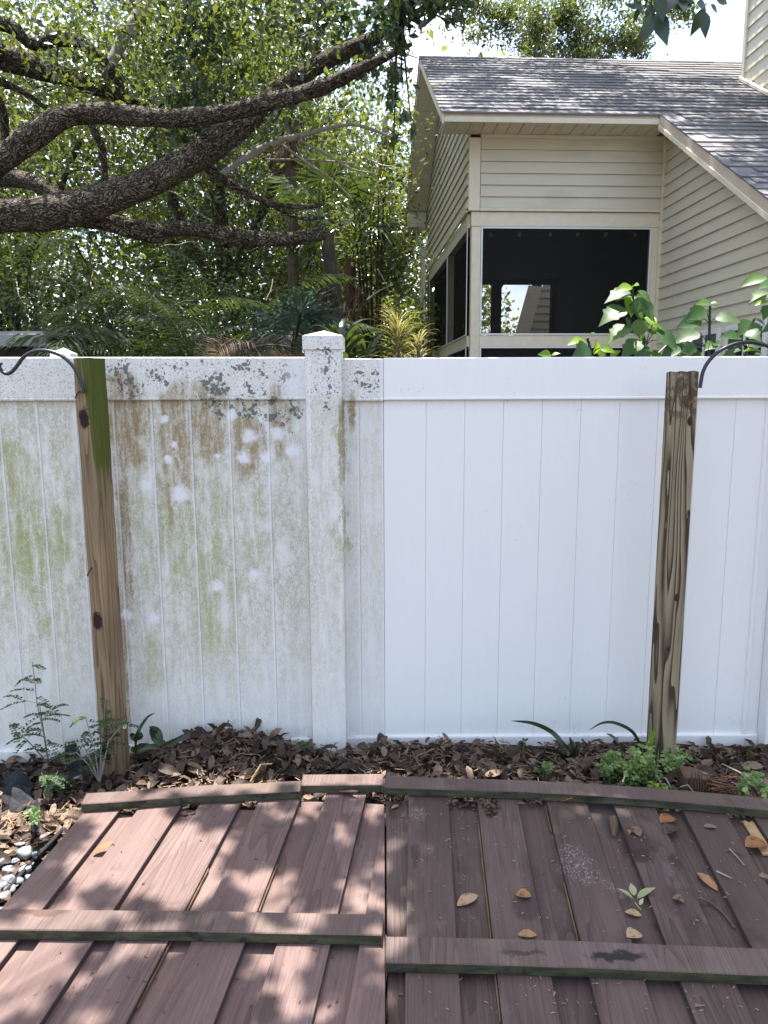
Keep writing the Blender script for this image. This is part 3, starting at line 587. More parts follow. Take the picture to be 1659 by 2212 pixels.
# ------------------------------------------------------------------ wooden posts and crook hooks
def wood_post(u0, v0, u1, ztop, Y, yaw, mat, label, hw=.0445, ragged=0, rnd=.006):
    B = PY(u0, v0, Y); zt = PY(u1, ztop, Y)[2]
    t = thing('wooden_post', label, 'wooden post', (B[0], Y, 0), yaw, 'weathered square timber posts')
    bm = bmesh.new(); n_ = 14; N = 24; rings = []
    for k in range(N+1):
        z = -.08+(zt+.08)*k/N; rg = []
        for (sx, sy) in [(-1,-1),(-.33,-1),(.33,-1),(1,-1),(1,-.33),(1,.33),(1,1),(.33,1),(-.33,1),(-1,1),(-1,.33),(-1,-.33)]:
            r_ = .93 if abs(sx) == 1 and abs(sy) == 1 else 1
            j = .0012*random.uniform(-1, 1)
            rg.append(bm.verts.new((sx*hw*r_+j, sy*hw*r_+j, z+(random.uniform(-ragged, ragged) if k == N else 0))))
        rings.append(rg)
    for k in range(N):
        for i in range(12): bm.faces.new((rings[k][i], rings[k][(i+1) % 12], rings[k+1][(i+1) % 12], rings[k+1][i]))
    c_ = bm.verts.new((0, 0, zt-.004))
    for i in range(12): bm.faces.new((rings[N][i], rings[N][(i+1) % 12], c_))
    bmesh.ops.recalc_face_normals(bm, faces=bm.faces); me = bpy.data.meshes.new('post_body'); bm.to_mesh(me); bm.free(); obj('post_body', me, mat, t)
    return t, zt
pl_, zl = wood_post(240, 1500, 208, 774, 3.06, radians(-24), WOODL, 'brown square timber post with green algae down its side in front of the stained fence', .0455, .001)
for (u, v) in ((200, 838), (222, 1236), (245, 1400)):
    pass
pr_, zr_ = wood_post(1440, 1400, 1482, 803, 3.0, radians(16), WOODR, 'grey weathered timber post with bold wood grain and split top before the clean fence', .046, .004)
crk = MB(); crk.prism([(-.002, -.0475, zr_-.09), (.004, -.0475, zr_-.05), (.003, -.0475, zr_+.001), (-.006, -.0475, zr_+.001)], [(-.002, -.043, zr_-.09), (.004, -.043, zr_-.05), (.003, -.043, zr_+.001), (-.006, -.043, zr_+.001)]); crk.build('crack', DARKEDGE, pr_)
kn = MB(); kn.prism([(-.01, -.0465, zr_-.135), (.03, -.0465, zr_-.118), (.028, -.0465, zr_-.108), (-.004, -.0465, zr_-.118)], [(-.01, -.058, zr_-.130), (.03, -.052, zr_-.118), (.028, -.052, zr_-.112), (-.004, -.058, zr_-.120)]); kn.build('splinter', ROT, pr_)
for (dz) in (zl-.13, zl-.86): MB().tube([(-.015, -.046, dz), (-.013, -.062, dz-.012), (-.022, -.066, dz-.03)], .0035, 6).build('bent_nail', NAIL, pl_)
def hook(pix, Y, label, w0=.0075):
    pts = [PY(u, v, Y) for u, v in pix]
    # smooth the line
    for _ in range(3):
        q_ = [pts[0]]
        for a_, b_ in zip(pts[:-1], pts[1:]): q_ += [a_*.75+b_*.25, a_*.25+b_*.75]
        pts = q_+[pts[-1]]
    t = thing('hanging_hook', label, 'plant hook', tuple(pts[0]), 0, 'black iron plant hooks on the timber posts')
    pts = [p-pts[0] for p in pts]; n_ = len(pts)
    MB().tube(pts, [w0*(1 if i < n_*.85 else 1-.5*(i-n_*.85)/(n_*.15)) for i in range(n_)], 10).build('hook_bar', METAL, t, smooth=True); return t
hook([(179, 850), (178, 835), (172, 815), (158, 790), (135, 768), (105, 757), (75, 757), (50, 770), (34, 795), (20, 808), (8, 806), (0, 797), (-2, 789), (2, 784), (4, 788)], 3.0, 'black iron crook hook curving left from the green-topped timber post')
hook([(1512, 838), (1514, 826), (1518, 802), (1530, 780), (1552, 758), (1582, 744), (1612, 738), (1645, 742), (1680, 757), (1710, 785), (1722, 812), (1735, 822), (1748, 814)], 2.97, 'black iron crook hook curving right from the grey grained timber post')

# ------------------------------------------------------------------ fallen board panels
def fallen(vp, anchor, zanch, label, Aed, v_ref, side, mat, t_top, rails, thick=.018, drop=.019):
    b = ray(*vp); b = b/np.linalg.norm(b); c_ = np.array([b[1], -b[0], 0]); c_ /= np.linalg.norm(c_); nn = np.cross(c_, b)
    P0 = PZ(*anchor, zanch)
    Mx = Matrix(((c_[0], b[0], nn[0], P0[0]), (c_[1], b[1], nn[1], P0[1]), (c_[2], b[2], nn[2], P0[2]), (0, 0, 0, 1)))
    t = thing('fallen_fence_panel', label, 'fallen fence', mat=Mx, group='fallen brown board fence panels')
    def st(u, v, h=0):
        P = PP(u, v, P0+nn*h, nn); q_ = P-P0; return np.dot(q_, c_), np.dot(q_, b)
    def keep(poly):       # cut along world X = side
        # X(s,t) = P0x + s*cx + t*bx
        return clip(poly, side*c_[0], side*b[0], side*P0[0]-.003)
    return t, st, keep, (P0, b, c_, nn)
def board(t, keep, s0, s1, t0, t1, z1, th, mat, name='board', ragged=0, wob=.0008):
    top_ = [(s0, t1)]
    if ragged:
        k = 9; top_ = [(s0+(s1-s0)*i/k, t1+random.uniform(-ragged, ragged*.4)) for i in range(k+1)]
    else: top_ = [(s0, t1), (s1, t1)]
    side_l = [(s0+random.uniform(-wob, wob), t0+(t1-t0)*i/6) for i in range(0, 6)]; side_r = [(s1+random.uniform(-wob, wob), t1-(t1-t0)*i/6) for i in range(1, 7)]
    poly = keep(side_l+top_+side_r)
    if len(poly) < 3: return
    cx = sum(p[0] for p in poly)/len(poly); cy = sum(p[1] for p in poly)/len(poly)
    cup = random.uniform(-.0015, .0025)
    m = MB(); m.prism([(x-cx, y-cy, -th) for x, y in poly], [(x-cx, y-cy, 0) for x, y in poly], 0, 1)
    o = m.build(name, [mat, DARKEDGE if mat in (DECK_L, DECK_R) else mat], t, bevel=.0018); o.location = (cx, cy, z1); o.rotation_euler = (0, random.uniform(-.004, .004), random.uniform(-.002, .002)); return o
def rail(t, st, pix, w_, h_, lift, keepf=None, name='rail', jag=0, ext=0):
    """pix: polyline of the rail's far top edge"""
    pts = [np.array(st(u, v, lift+h_)) for u, v in pix]
    m = MB(); n_ = len(pts); ring = []
    for i, p in enumerate(pts):
        d = pts[min(i+1, n_-1)]-pts[max(i-1, 0)]; d = d/np.linalg.norm(d); nn_ = np.array([d[1], -d[0]])     # towards the viewer
        q_ = p+nn_*w_
        ring.append([(p[0], p[1], lift+h_), (q_[0], q_[1], lift+h_), (q_[0], q_[1], lift), (p[0], p[1], lift)])
    for r_ in ring: m.v += [tuple(map(float, x)) for x in r_]
    for i in range(n_-1):
        for k, mt in ((0, 0), (1, 1), (2, 0), (3, 0)):
            k2 = (k+1) % 4; m.f.append([4*i+k, 4*i+k2, 4*(i+1)+k2, 4*(i+1)+k]); m.m.append(mt)
    m.f.append([0, 1, 2, 3]); m.m.append(1); m.f.append([4*(n_-1)+k for k in (3, 2, 1, 0)]); m.m.append(1)
    me = m.mesh(name, bevel=.003)
    return obj(name, me, [RAILTOP, RAILSIDE], t)
def split_pix(pix, cut=6):
    out = []
    for (a, b) in zip(pix[:-1], pix[1:]):
        for k in range(cut): out.append((a[0]+(b[0]-a[0])*k/cut, a[1]+(b[1]-a[1])*k/cut+random.uniform(-.6, .6)))
    return out+[pix[-1]]
# left panel
tl, st, keep, fl_ = fallen((1008, 793), (500, 1735), .095, 'sunlit fallen brown board fence lying below the stained fence', None, 0, -1, DECK_L, 0, None)
A = [(2, 92), (155, 247), (325, 400), (465, 557), (635, 732)]
per = st(732, 1963)[0]-st(557, 1963)[0]; AS = [(st(a, 1963)[0], st(b_, 1963)[0]) for a, b_ in A]
wA = .158; AS = [(s1-wA if i else s0, s1) for i, (s0, s1) in enumerate(AS)]
while AS[-1][1] < 2.2: AS.append((AS[-1][0]+.243, AS[-1][1]+.243))
tops = [1740, 1733, 1728, 1708, 1712, 1712, 1712, 1712]; rag = [0, 0, 0, .012, .014, 0, 0, 0]
prev = None
for i, (s0, s1) in enumerate(AS):
    um_ = [265, 391, 522, 640, 790, 830, 830, 830, 830, 830][min(i, 9)]
    t1 = st(um_, tops[min(i, 7)])[1]
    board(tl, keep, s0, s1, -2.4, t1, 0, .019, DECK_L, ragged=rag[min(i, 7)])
    if prev is not None:
        tb = st(um_-60, [0, 1752, 1740, 1740, 1722, 1722, 1722, 1722][min(i, 7)])[1]
        board(tl, keep, prev-.012, s0+.012, -2.4, tb, -.024, .013, DECK_L)
        if i in (3, 4, 5): board(tl, keep, s0-.0045-.0, s0-.0012, -2.4 if i != 4 else -.7, -.45, -.012, .01, RAWWOOD, 'split_edge') if False else None
    prev = s1
# raw wood slivers showing along board edges
for (ua, va, ub, vb) in ((400, 1962, 450, 1870), (557, 1963, 600, 1860), (370, 2019, 300, 2170)):
    s_, ta = st(ua, va); s2, tb_ = st(ub, vb)
    k = min(range(len(AS)), key=lambda j: abs(AS[j][1]-s_)); e = AS[k][1]
    board(tl, keep, e+.0015, e+.0050, min(ta, tb_), max(ta, tb_), -.008, .012, RAWWOOD, 'split_edge')
rail(tl, st, split_pix([(-340, 1959), (0, 1963), (420, 1966), (828, 1974)]), .085, .036, .001)
rail(tl, st, split_pix([(188, 1713), (420, 1697), (651, 1686)]), .075, .036, .001)
rail(tl, st, split_pix([(655, 1672), (828, 1671)], 8), .08, .036, .004)
rail(tl, st, split_pix([(-600, 2330), (828, 2350)]), .085, .036, .001)
# right panel
tr_, st2, keep2, fr_ = fallen((905, 624), (1200, 1740), .15, 'shaded fallen brown board fence with scattered tan leaves below the clean fence', None, 0, 1, DECK_R, 0, None)
A2 = [(883, 972), (1030, 1117), (1177, 1267), (1322, 1408), (1470, 1556), (1625, 1715)]; BS = [(st2(a, 1722+max(0, (a-1250))*.09)[0], st2(b_, 1722+max(0, (a-1250))*.09)[0]) for a, b_ in A2]
BS = [(s0, s0+.150) for s0, s1 in BS]; BS.append((BS[-1][0]+.245, BS[-1][1]+.245)); BS.append((BS[-1][0]+.245, BS[-1][1]+.245))
topv = [1716, 1722, 1718, 1737, 1752, 1765, 1800, 1810]; ur = [930, 1075, 1220, 1365, 1515, 1670, 1700, 1800]
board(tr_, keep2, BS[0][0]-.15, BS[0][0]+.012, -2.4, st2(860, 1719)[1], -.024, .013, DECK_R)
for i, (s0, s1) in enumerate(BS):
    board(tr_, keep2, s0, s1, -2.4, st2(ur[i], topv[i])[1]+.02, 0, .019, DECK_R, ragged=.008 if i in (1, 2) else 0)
    if i+1 < len(BS): board(tr_, keep2, s1-.012, BS[i+1][0]+.012, -2.4, st2(ur[i]+75, topv[i]+10)[1]+.02, -.024, .013, DECK_R)
for (k, va, vb, ub) in ((1, 1775, 2020, 1040), (2, 1735, 1790, 1180), (2, 1900, 2025, 1215), (1, 2085, 2200, 1070)):
    s0 = BS[k][0]; ta = st2(ub, va)[1]; tb_ = st2(ub, vb)[1]; board(tr_, keep2, s0-.0055, s0-.0015, min(ta, tb_), max(ta, tb_), -.008, .012, RAWWOOD, 'split_edge')
rail(tr_, st2, split_pix([(833, 1675), (1130, 1684), (1400, 1700), (1659, 1723), (1830, 1740)]), .07, .036, .003)
rail(tr_, st2, split_pix([(833, 2021), (1250, 2031), (1659, 2048), (1850, 2057)]), .089, .037, .001)
rail(tr_, st2, split_pix([(833, 2390), (2050, 2440)]), .089, .037, .001)
for (u, v) in ((1197, 2085), (1437, 2088)):       # dark bolts on the rail's side
    s_, t_ = st2(u, v, .02); MB().tube([(s_, t_-.0, .02), (s_, t_-.012, .02)], .009, 8).build('bolt', NAIL, tr_)
# orange raw edge sliver at far right
s_, ta = st2(1600, 1765); s3, tb_ = st2(1648, 1838)
board(tr_, keep2, BS[5][0]-.045, BS[5][0]-.006, tb_, ta, -.012, .01, GOLD, 'split_board', ragged=.01)

# ------------------------------------------------------------------ leaf builders
def cloud_mesh(name, P, size, mat, asp=.45, up=.25, var=.35, D=None, droop=0):
    """P (N,3): two-triangle folded leaves"""
    N = len(P); d = RNG.normal(size=(N, 3)) if D is None else D+RNG.normal(size=(N, 3))*.35
    d[:, 2] -= droop; d /= np.linalg.norm(d, axis=1)[:, None]+1e-9
    n_ = RNG.normal(size=(N, 3)); n_[:, 2] = np.abs(n_[:, 2])+up; s_ = np.cross(d, n_); s_ /= np.linalg.norm(s_, axis=1)[:, None]+1e-9; n_ = np.cross(s_, d)
    L = size*(1+RNG.uniform(-var, var, N))[:, None]; wd = L*asp*.5
    V = np.stack([P-d*L*.5, P+s_*wd+n_*wd*.35, P+d*L*.5, P-s_*wd+n_*wd*.35], 1).reshape(-1, 3)
    idx = np.arange(N)[:, None]*4; T = np.stack([idx+np.array([0, 1, 2]), idx+np.array([0, 2, 3])], 1).reshape(-1)
    me = bpy.data.meshes.new(name); me.vertices.add(4*N); me.vertices.foreach_set('co', V.astype(np.float32).ravel())
    me.loops.add(6*N); me.loops.foreach_set('vertex_index', T.astype(np.int32)); me.polygons.add(2*N)
    me.polygons.foreach_set('loop_start', np.arange(0, 6*N, 3, dtype=np.int32)); me.update(calc_edges=True)
    a = me.attributes.new('rnd', 'FLOAT', 'FACE'); a.data.foreach_set('value', np.repeat(RNG.random(N), 2).astype(np.float32))
    me.materials.append(mat); return me
def blob_points(c, r, nclump, per, cr, shell=.35):
    c = np.array(c); r = np.array(r); q_ = RNG.normal(size=(nclump, 3)); q_ /= np.linalg.norm(q_, axis=1)[:, None]
    rad = RNG.random(nclump)**shell; cc = c+q_*rad[:, None]*r
    n_ = RNG.poisson(per*RNG.uniform(.4, 1.6, nclump)); out = [cc[i]+RNG.normal(size=(n_[i], 3))*cr*np.array([1, 1, .7]) for i in range(nclump)]
    return np.concatenate(out)
def leaf_mesh(name, L, W, mat, outline=None, fold=.25, curl=.0, val=.5, bend=0, nseg=6):
    """a detailed leaf lying along +Y from the origin, facing +Z"""
    outline = outline or [(0, 0), (.12, .35), (.35, .9), (.6, 1.), (.82, .65), (1, 0)]
    v_ = []; f_ = []
    for i, (t, w_) in enumerate(outline):
        z = -bend*(t**2)*L+curl*sin(t*pi)*L
        v_ += [(-w_*W/2, t*L, z+fold*w_*W/2), (0, t*L, z), (w_*W/2, t*L, z+fold*w_*W/2)]
    for i in range(len(outline)-1):
        a = 3*i; f_ += [(a, a+1, a+4, a+3), (a+1, a+2, a+5, a+4)]
    me = bpy.data.meshes.new(name); me.from_pydata(v_, [], f_); me.polygons.foreach_set('use_smooth', [True]*len(f_))
    at = me.attributes.new('rnd', 'FLOAT', 'FACE'); at.data.foreach_set('value', [min(1, max(0, val+random.uniform(-.05, .05)))]*len(f_)); me.materials.append(mat); return me
def place(o, loc, direction, normal=(0, 0, 1), scale=1):
    y = Vector(direction).normalized(); z = Vector(normal); x = y.cross(z)
    if x.length < 1e-4: x = Vector((1, 0, 0))
    x.normalize(); z = x.cross(y); M_ = Matrix((x, y, z)).transposed().to_4x4(); o.matrix_local = Matrix.Translation(Vector(loc)) @ M_ @ Matrix.Scale(scale, 4)
def stuff_leaves(name, items, L, W, mat, parent=None):
    """many small detailed leaves merged: items = (loc, dir, normal, scale, val)"""
    out = [(0, .15), (.28, .9), (.72, .92), (1, .12)]; v_ = []; f_ = []; a_ = []
    for (p, d, nn, s_, val) in items:
        y = Vector(d).normalized(); z = Vector(nn); x = y.cross(z); x.normalize(); z = x.cross(y); b = len(v_); p = Vector(p)
        for (t, w_) in out:
            for k in (-1, 0, 1):
                v_.append(tuple(p+y*(t*L*s_)+x*(k*w_*W*s_/2)+z*(abs(k)*w_*W*s_*.14+ .1*L*s_*sin(t*3.1))))
        for i in range(3): f_ += [(b+3*i, b+3*i+1, b+3*i+4, b+3*i+3), (b+3*i+1, b+3*i+2, b+3*i+5, b+3*i+4)]; a_ += [val, val]
    me = bpy.data.meshes.new(name); me.from_pydata(v_, [], f_); at = me.attributes.new('rnd', 'FLOAT', 'FACE'); at.data.foreach_set('value', a_)
    o = obj(name, me, mat, parent); o['kind'] = 'stuff'; return o

# ------------------------------------------------------------------ oak with heavy limbs
def bark_tube(pts, rad, seg=28, sub=6, amp=.06):
    pts = [np.array(p) for p in pts]; n0 = len(pts); P = []; R_ = []
    for i in range(n0-1):                    # Catmull-Rom
        p0, p1, p2, p3 = pts[max(i-1, 0)], pts[i], pts[i+1], pts[min(i+2, n0-1)]
        for k in range(sub):
            t = k/sub; P.append(.5*((2*p1)+(-p0+p2)*t+(2*p0-5*p1+4*p2-p3)*t*t+(-p0+3*p1-3*p2+p3)*t**3)); R_.append(rad[i]*(1-t)+rad[i+1]*t)
    P.append(pts[-1]); R_.append(rad[-1]); n_ = len(P); bm = bmesh.new(); uvl = bm.loops.layers.uv.new('UVMap'); rings = []
    a = np.cross(P[1]-P[0], [0.1, .2, 1]); a /= np.linalg.norm(a); L = [0]
    ph = [random.uniform(0, 6) for _ in range(6)]
    for i in range(n_):
        t = P[min(i+1, n_-1)]-P[max(i-1, 0)]; t /= np.linalg.norm(t)+1e-9; a = a-t*np.dot(a, t); a /= np.linalg.norm(a); b = np.cross(t, a)
        if i: L.append(L[-1]+np.linalg.norm(P[i]-P[i-1]))
        rg = []
        for k in range(seg):
            th = 2*pi*k/seg; s_ = L[-1]/max(R_[i], .02)
            r = R_[i]*(1+amp*(sin(2*th+ph[0]+s_*.5)+.6*sin(3*th+ph[1]-s_*.9)+.5*sin(5*th+ph[2]+s_*1.7))+random.uniform(-.025, .025))
            rg.append(bm.verts.new(tuple(P[i]+(a*cos(th)+b*sin(th))*r)))
        rings.append(rg)
    Rm = max(R_)
    for i in range(n_-1):
        for k in range(seg):
            f_ = bm.faces.new((rings[i][k], rings[i][(k+1) % seg], rings[i+1][(k+1) % seg], rings[i+1][k])); f_.smooth = True
            for lp, (kk, ll) in zip(f_.loops, ((k, i), (k+1, i), (k+1, i+1), (k, i+1))): lp[uvl].uv = (L[ll]*1.15, kk/seg*2*pi*Rm*1.15)
    bm.faces.new(rings[0][::-1]); bm.faces.new(rings[-1])
    me = bpy.data.meshes.new('limb'); bmesh.ops.recalc_face_normals(bm, faces=bm.faces); bm.to_mesh(me); bm.free(); return me
oak = thing('oak_tree', 'large live oak with thick rough limbs sweeping across above the stained fence', 'tree', (-5.2, 5.6, 0))
OO = np.array([-5.2, 5.6, 0])
def limb(pix, Y0, Y1, name='limb', mat=BARK, amp=.05):
    pts = []; rad = []
    for i, (u, v, r) in enumerate(pix):
        Y = Y0+(Y1-Y0)*i/(len(pix)-1); P = PY(u, v, Y); pts.append(P-OO); rad.append(PX(r, P))
    return obj(name, bark_tube(pts, rad, 28 if pix[0][2] > 12 else 10, 6, amp), mat, oak)
trunk_top = np.array([.0, .0, 3.4])
obj('trunk', bark_tube([(0, 0, -.2), (.05, 0, 1.2), (.1, .05, 2.4), (.2, .0, 3.3), (.5, .0, 4.6), (.6, .1, 6.5)], [.5, .42, .38, .36, .25, .12], 28), BARK, oak)
limb([(-420, 470, 44), (-200, 492, 40), (-60, 478, 38), (0, 468, 36), (100, 460, 36), (180, 445, 34), (265, 415, 31), (340, 385, 32), (410, 345, 30), (470, 305, 30), (520, 272, 26), (565, 235, 20), (600, 200, 20), (655, 160, 19), (725, 120, 17), (790, 92, 15), (850, 60, 12)], 5.2, 6.2)
limb([(-300, 470, 30), (-90, 415, 26), (0, 348, 26), (55, 308, 25), (100, 275, 24), (150, 250, 22), (220, 245, 21), (300, 251, 20), (370, 256, 19), (450, 249, 18), (530, 235, 17), (600, 215, 17), (660, 200, 17), (720, 178, 15), (785, 146, 12), (840, 120, 8), (890, 95, 4)], 5.6, 5.55)
limb([(130, 455, 17), (170, 470, 19), (225, 479, 20), (280, 493, 20), (335, 503, 21), (350, 498, 17), (400, 492, 16), (450, 500, 15), (510, 512, 19), (550, 516, 16), (625, 517, 14), (665, 510, 14), (697, 504, 14)], 5.6, 6.4)
limb([(-150, 360, 22), (-40, 372, 20), (0, 382, 19), (50, 388, 18), (95, 406, 17), (135, 432, 15), (160, 450, 10)], 6.2, 5.7)
limb([(-400, 60, 30), (-60, 105, 28), (0, 122, 26), (50, 136, 25), (100, 156, 20), (150, 168, 16), (200, 190, 14), (250, 205, 13), (300, 225, 9), (345, 260, 7), (400, 300, 6)], 6.0, 6.8)
limb([(-300, -40, 20), (0, 50, 14), (40, 72, 13), (75, 95, 14), (120, 86, 14), (165, 92, 13), (210, 120, 12), (250, 165, 11), (262, 200, 8)], 6.3, 6.6)
limb([(330, -60, 17), (300, 30, 14), (272, 72, 13), (245, 130, 13), (232, 168, 12)], 6.9, 6.6, mat=TWIG)
limb([(188, 258, 7), (205, 285, 8), (220, 320, 8), (226, 365, 7), (228, 398, 5)], 5.9, 6.0)
limb([(-20, 190, 10), (5, 240, 10), (11, 290, 9), (14, 330, 6)], 6.2, 6.4); limb([(-30, 170, 9), (0, 176, 8), (60, 205, 6), (100, 235, 4)], 6.1, 6.3)
limb([(445, 362, 9), (500, 398, 9), (560, 430, 7), (600, 442, 5), (660, 448, 5), (700, 440, 4)], 5.9, 6.3, 'branch'); limb([(560, 428, 5), (610, 455, 5), (650, 472, 4), (700, 470, 3)], 6.1, 6.3, 'branch')
limb([(478, 378, 7), (515, 352, 7), (552, 328, 8), (600, 305, 8), (640, 295, 6), (675, 285, 5), (740, 270, 4), (780, 272, 4), (830, 290, 3), (880, 310, 2)], 6.1, 6.5, 'branch', TWIG)
limb([(640, 300, 3), (700, 330, 3), (760, 365, 2), (810, 375, 2)], 6.3, 6.6, 'branch', TWIG); limb([(600, 306, 3), (660, 350, 3), (720, 390, 2), (760, 430, 2)], 6.3, 6.6, 'branch', TWIG)
limb([(560, 345, 2), (660, 345, 2), (760, 352, 2)], 6.4, 6.5, 'branch', TWIG)
random.seed(3)
for k in range(70):
    u = random.uniform(-30, 830); v = random.uniform(0, 700); L = random.uniform(40, 150); an = random.uniform(-.6, 2.2)
    pts = []; rr = random.uniform(1.1, 2.6); uu, vv = u, v
    for i in range(6): pts.append((uu, vv, max(.5, rr*(1-i/7)))); an += random.uniform(-.35, .35); uu += cos(an)*L/5; vv += sin(an)*L/5
    limb(pts, random.uniform(5.8, 8.5), random.uniform(5.8, 8.5), 'twig', TWIG if random.random() < .6 else BARK)
# foliage of the near oak: clumps along the limbs and above
pp = [blob_points((-1.4+dx_, 6.4, z_), (1.0, .9, .55), 20, 75, .17) for dx_, z_ in ((-2.2, 4.6), (-1., 4.9), (.1, 4.7), (.5, 4.7), (-1.6, 3.9), (.3, 4.0), (-.4, 4.3))]
pq = np.concatenate(pp); pq = pq[pq[:, 0] < -.12]
crown_o = obj('crown', cloud_mesh('crown', pq-OO, .062, LEAF_OAK, .5), None, oak)
pp2 = [blob_points((x, 6.0+random.uniform(-.3, .5), z), (.30, .3, .22), 7, 40, .10) for x, z in ((-.25, 4.55), (.05, 4.5), (-.65, 4.6), (-1.35, 4.3), (-1.35, 3.9), (-.1, 4.2), (.05, 4.9), (-1.4, 3.6))]
obj('crown', cloud_mesh('crown', np.concatenate(pp2)-OO, .07, LEAF_DARK, .5, droop=.5), None, oak)

def tree(x, y, h, trunks, blobs, mat, size, label, cat='tree', group='trees behind the fences', name='oak_tree', per=130, cr=.28, bark=BARK, shell=.4):
    t = thing(name, label, cat, (x, y, 0), 0, group); O_ = np.array([x, y, 0])
    for (pts, rad) in trunks: obj('trunk', bark_tube([np.array(p) for p in pts], rad, 12, 4), bark, t)
    P = np.concatenate([blob_points(np.array(c_)+O_, r_, nc, per, cr, shell) for c_, r_, nc in blobs])-O_
    obj('crown', cloud_mesh('crown', P, size, mat, .5), None, t); return t
TG = 'trees behind the fences'
def std(h, lean=.3, r=.16): return [([(0, 0, -.1), (lean*.3, .05, h*.35), (lean*.6, -.05, h*.7), (lean, 0, h)], [r, r*.8, r*.6, r*.25]), ([(lean*.5, 0, h*.5), (lean*.5+.7, .2, h*.75), (lean*.5+1.3, .1, h*.95)], [r*.5, r*.35, r*.15]), ([(lean*.4, 0, h*.45), (lean*.4-.7, .1, h*.7), (lean*.4-1.2, .3, h)], [r*.5, r*.35, r*.15])]
tree(-5.0, 9.3, 5, std(5), [((0, 0, 4.8), (1.9, 1.3, 2.0), 150), ((.3, -.3, 2.6), (1.5, .8, .9), 28), ((0, -.8, 8.9), (2.2, 1.5, .7), 42)], LEAF_OAK, .07, 'broad olive-green oak behind the thick limbs, farthest left')  # highest blob on these trees: unseen crown layer added to shade foliage below
tree(-1.9, 10.2, 6, std(6, -.4), [((0, 0, 5.2), (1.9, 1.4, 2.2), 160), ((-.2, 0, 3.0), (1.6, .8, .7), 30), ((0, -.8, 8.9), (2.2, 1.5, .7), 42)], LEAF_OAK, .07, 'olive-green oak crown filling the gap above the middle of the stained fence')
tree(-.15, 12.6, 6, std(6, .2), [((-.5, 0, 4.3), (1.2, 1.2, 2.1), 110), ((.15, .2, 3.1), (.7, .7, 1.9), 95)], LEAF_MID, .075, 'tall bright green tree just left of the beige house gutter')
tree(-3.6, 12.8, 7, std(7), [((0, 0, 5.8), (2.4, 1.5, 3.3), 120), ((0, -.8, 8.9), (2.2, 1.5, .7), 42)], LEAF_MID, .08, 'tall yellow-green tree far behind the oak limbs')
tree(-7.2, 12.5, 7, std(7), [((0, 0, 5.2), (2.2, 1.5, 3.2), 90), ((0, -.8, 8.9), (2.2, 1.5, .7), 42)], LEAF_OAK, .08, 'shaded oak at the far left beyond the low metal roof')
tree(-2.2, 16.0, 8, std(8), [((0, 0, 6.4), (3.2, 1.5, 4.0), 130)], LEAF_MID, .10, 'pale green tree farthest back between the palm trunks')
# trees over and beyond the house roof
tree(3.4, 17.5, 9, std(9), [((-.25, -1.0, 8.6), (.22, .5, 1.0), 22), ((.6, 0, 9.7), (1.7, .7, .9), 60), ((.75, -.3, 8.8), (.20, .4, .8), 12), ((1.3, -.3, 8.8), (.26, .4, .8), 13), ((1.95, -.3, 9.0), (.3, .4, .6), 13), ((-1.0, 0, 9.7), (.9, .6, .5), 24), ((2.6, 0, 9.9), (.7, .6, .4), 16)], LEAF_OAK, .085, 'sparse oak whose hanging sprays show above the roof ridge', per=110, cr=.15, shell=.5)
# distant tree mass
P = np.stack([RNG.uniform(-22, 3.2, 26000), RNG.uniform(19, 24, 26000), np.abs(RNG.normal(0, 1, 26000))*4.2], 1); P = P[(P[:, 2] < 11+2*np.sin(P[:, 0]))]
tag(obj('distant_trees', cloud_mesh('distant_trees', P, .26, LEAF_MID, .6), None), 'mass of far green woodland behind all the trees', kind='stuff')

P = np.stack([RNG.uniform(-13, 1.1, 46000), RNG.uniform(14.5, 17, 46000), RNG.uniform(0, 8.6, 46000)], 1); P = P[(P[:, 2] < 7.4+1.2*np.sin(P[:, 0]*1.7)) & ((P[:, 2] < 5.3) | (P[:, 0] < -.3))]
tag(obj('woodland_edge', cloud_mesh('woodland_edge', P, .15, LEAF_DARK, .55), None), 'unbroken woodland edge far behind the oaks left of the house', kind='stuff')
# shrubs between fence and trees
def shrub(x, y, z, r, nc, mat, size, label, per=110, cr=.17):
    t = thing('shrub', label, 'shrub', (x, y, 0), 0, 'shrubs behind the stained fence'); O_ = np.array([x, y, 0])
    mb = MB()
    for k in range(7):
        a = random.uniform(0, 6.28); mb.tube([(0, 0, -.05), (cos(a)*r[0]*.3, sin(a)*r[1]*.3, z*.6), (cos(a)*r[0]*.7, sin(a)*r[1]*.7, z)], [.025, .018, .007], 6)
    mb.build('stem', BARK, t); obj('foliage', cloud_mesh('foliage', blob_points((x, y, z), r, nc, per, cr, .5)-O_, size, mat, .5), None, t)
shrub(-4.0, 7.2, 2.1, (.9, .6, 1.0), 40, LEAF_DARK, .06, 'dense shrub of small leaves at the far left behind the fence')
shrub(-2.7, 8.0, 2.2, (1.0, .6, .9), 42, LEAF_DARK, .06, 'mid green shrub under the lowest oak limb')
shrub(-1.5, 8.2, 2.0, (.9, .6, .9), 34, LEAF_DARK, .06, 'dark shrub behind the heap of dead fronds')
shrub(-.65, 9.3, 2.5, (.8, .5, 1.1), 40, LEAF_MID, .06, 'light green shrub in the gap left of the palm trunks')
shrub(-.1, 8.0, 3.6, (.34, .4, 1.0), 22, LEAF_OAK, .06, 'leafy vine-like shrub climbing past the palm trunks')
shrub(.15, 10.5, 2.2, (.55, .5, .9), 40, LEAF_MID, .065, 'bright green shrub beside the downspout of the house')
shrub(1.75, 14.6, 2.6, (1.3, .6, 1.5), 46, LEAF_MID, .07, 'shrub seen through the porch behind the house')
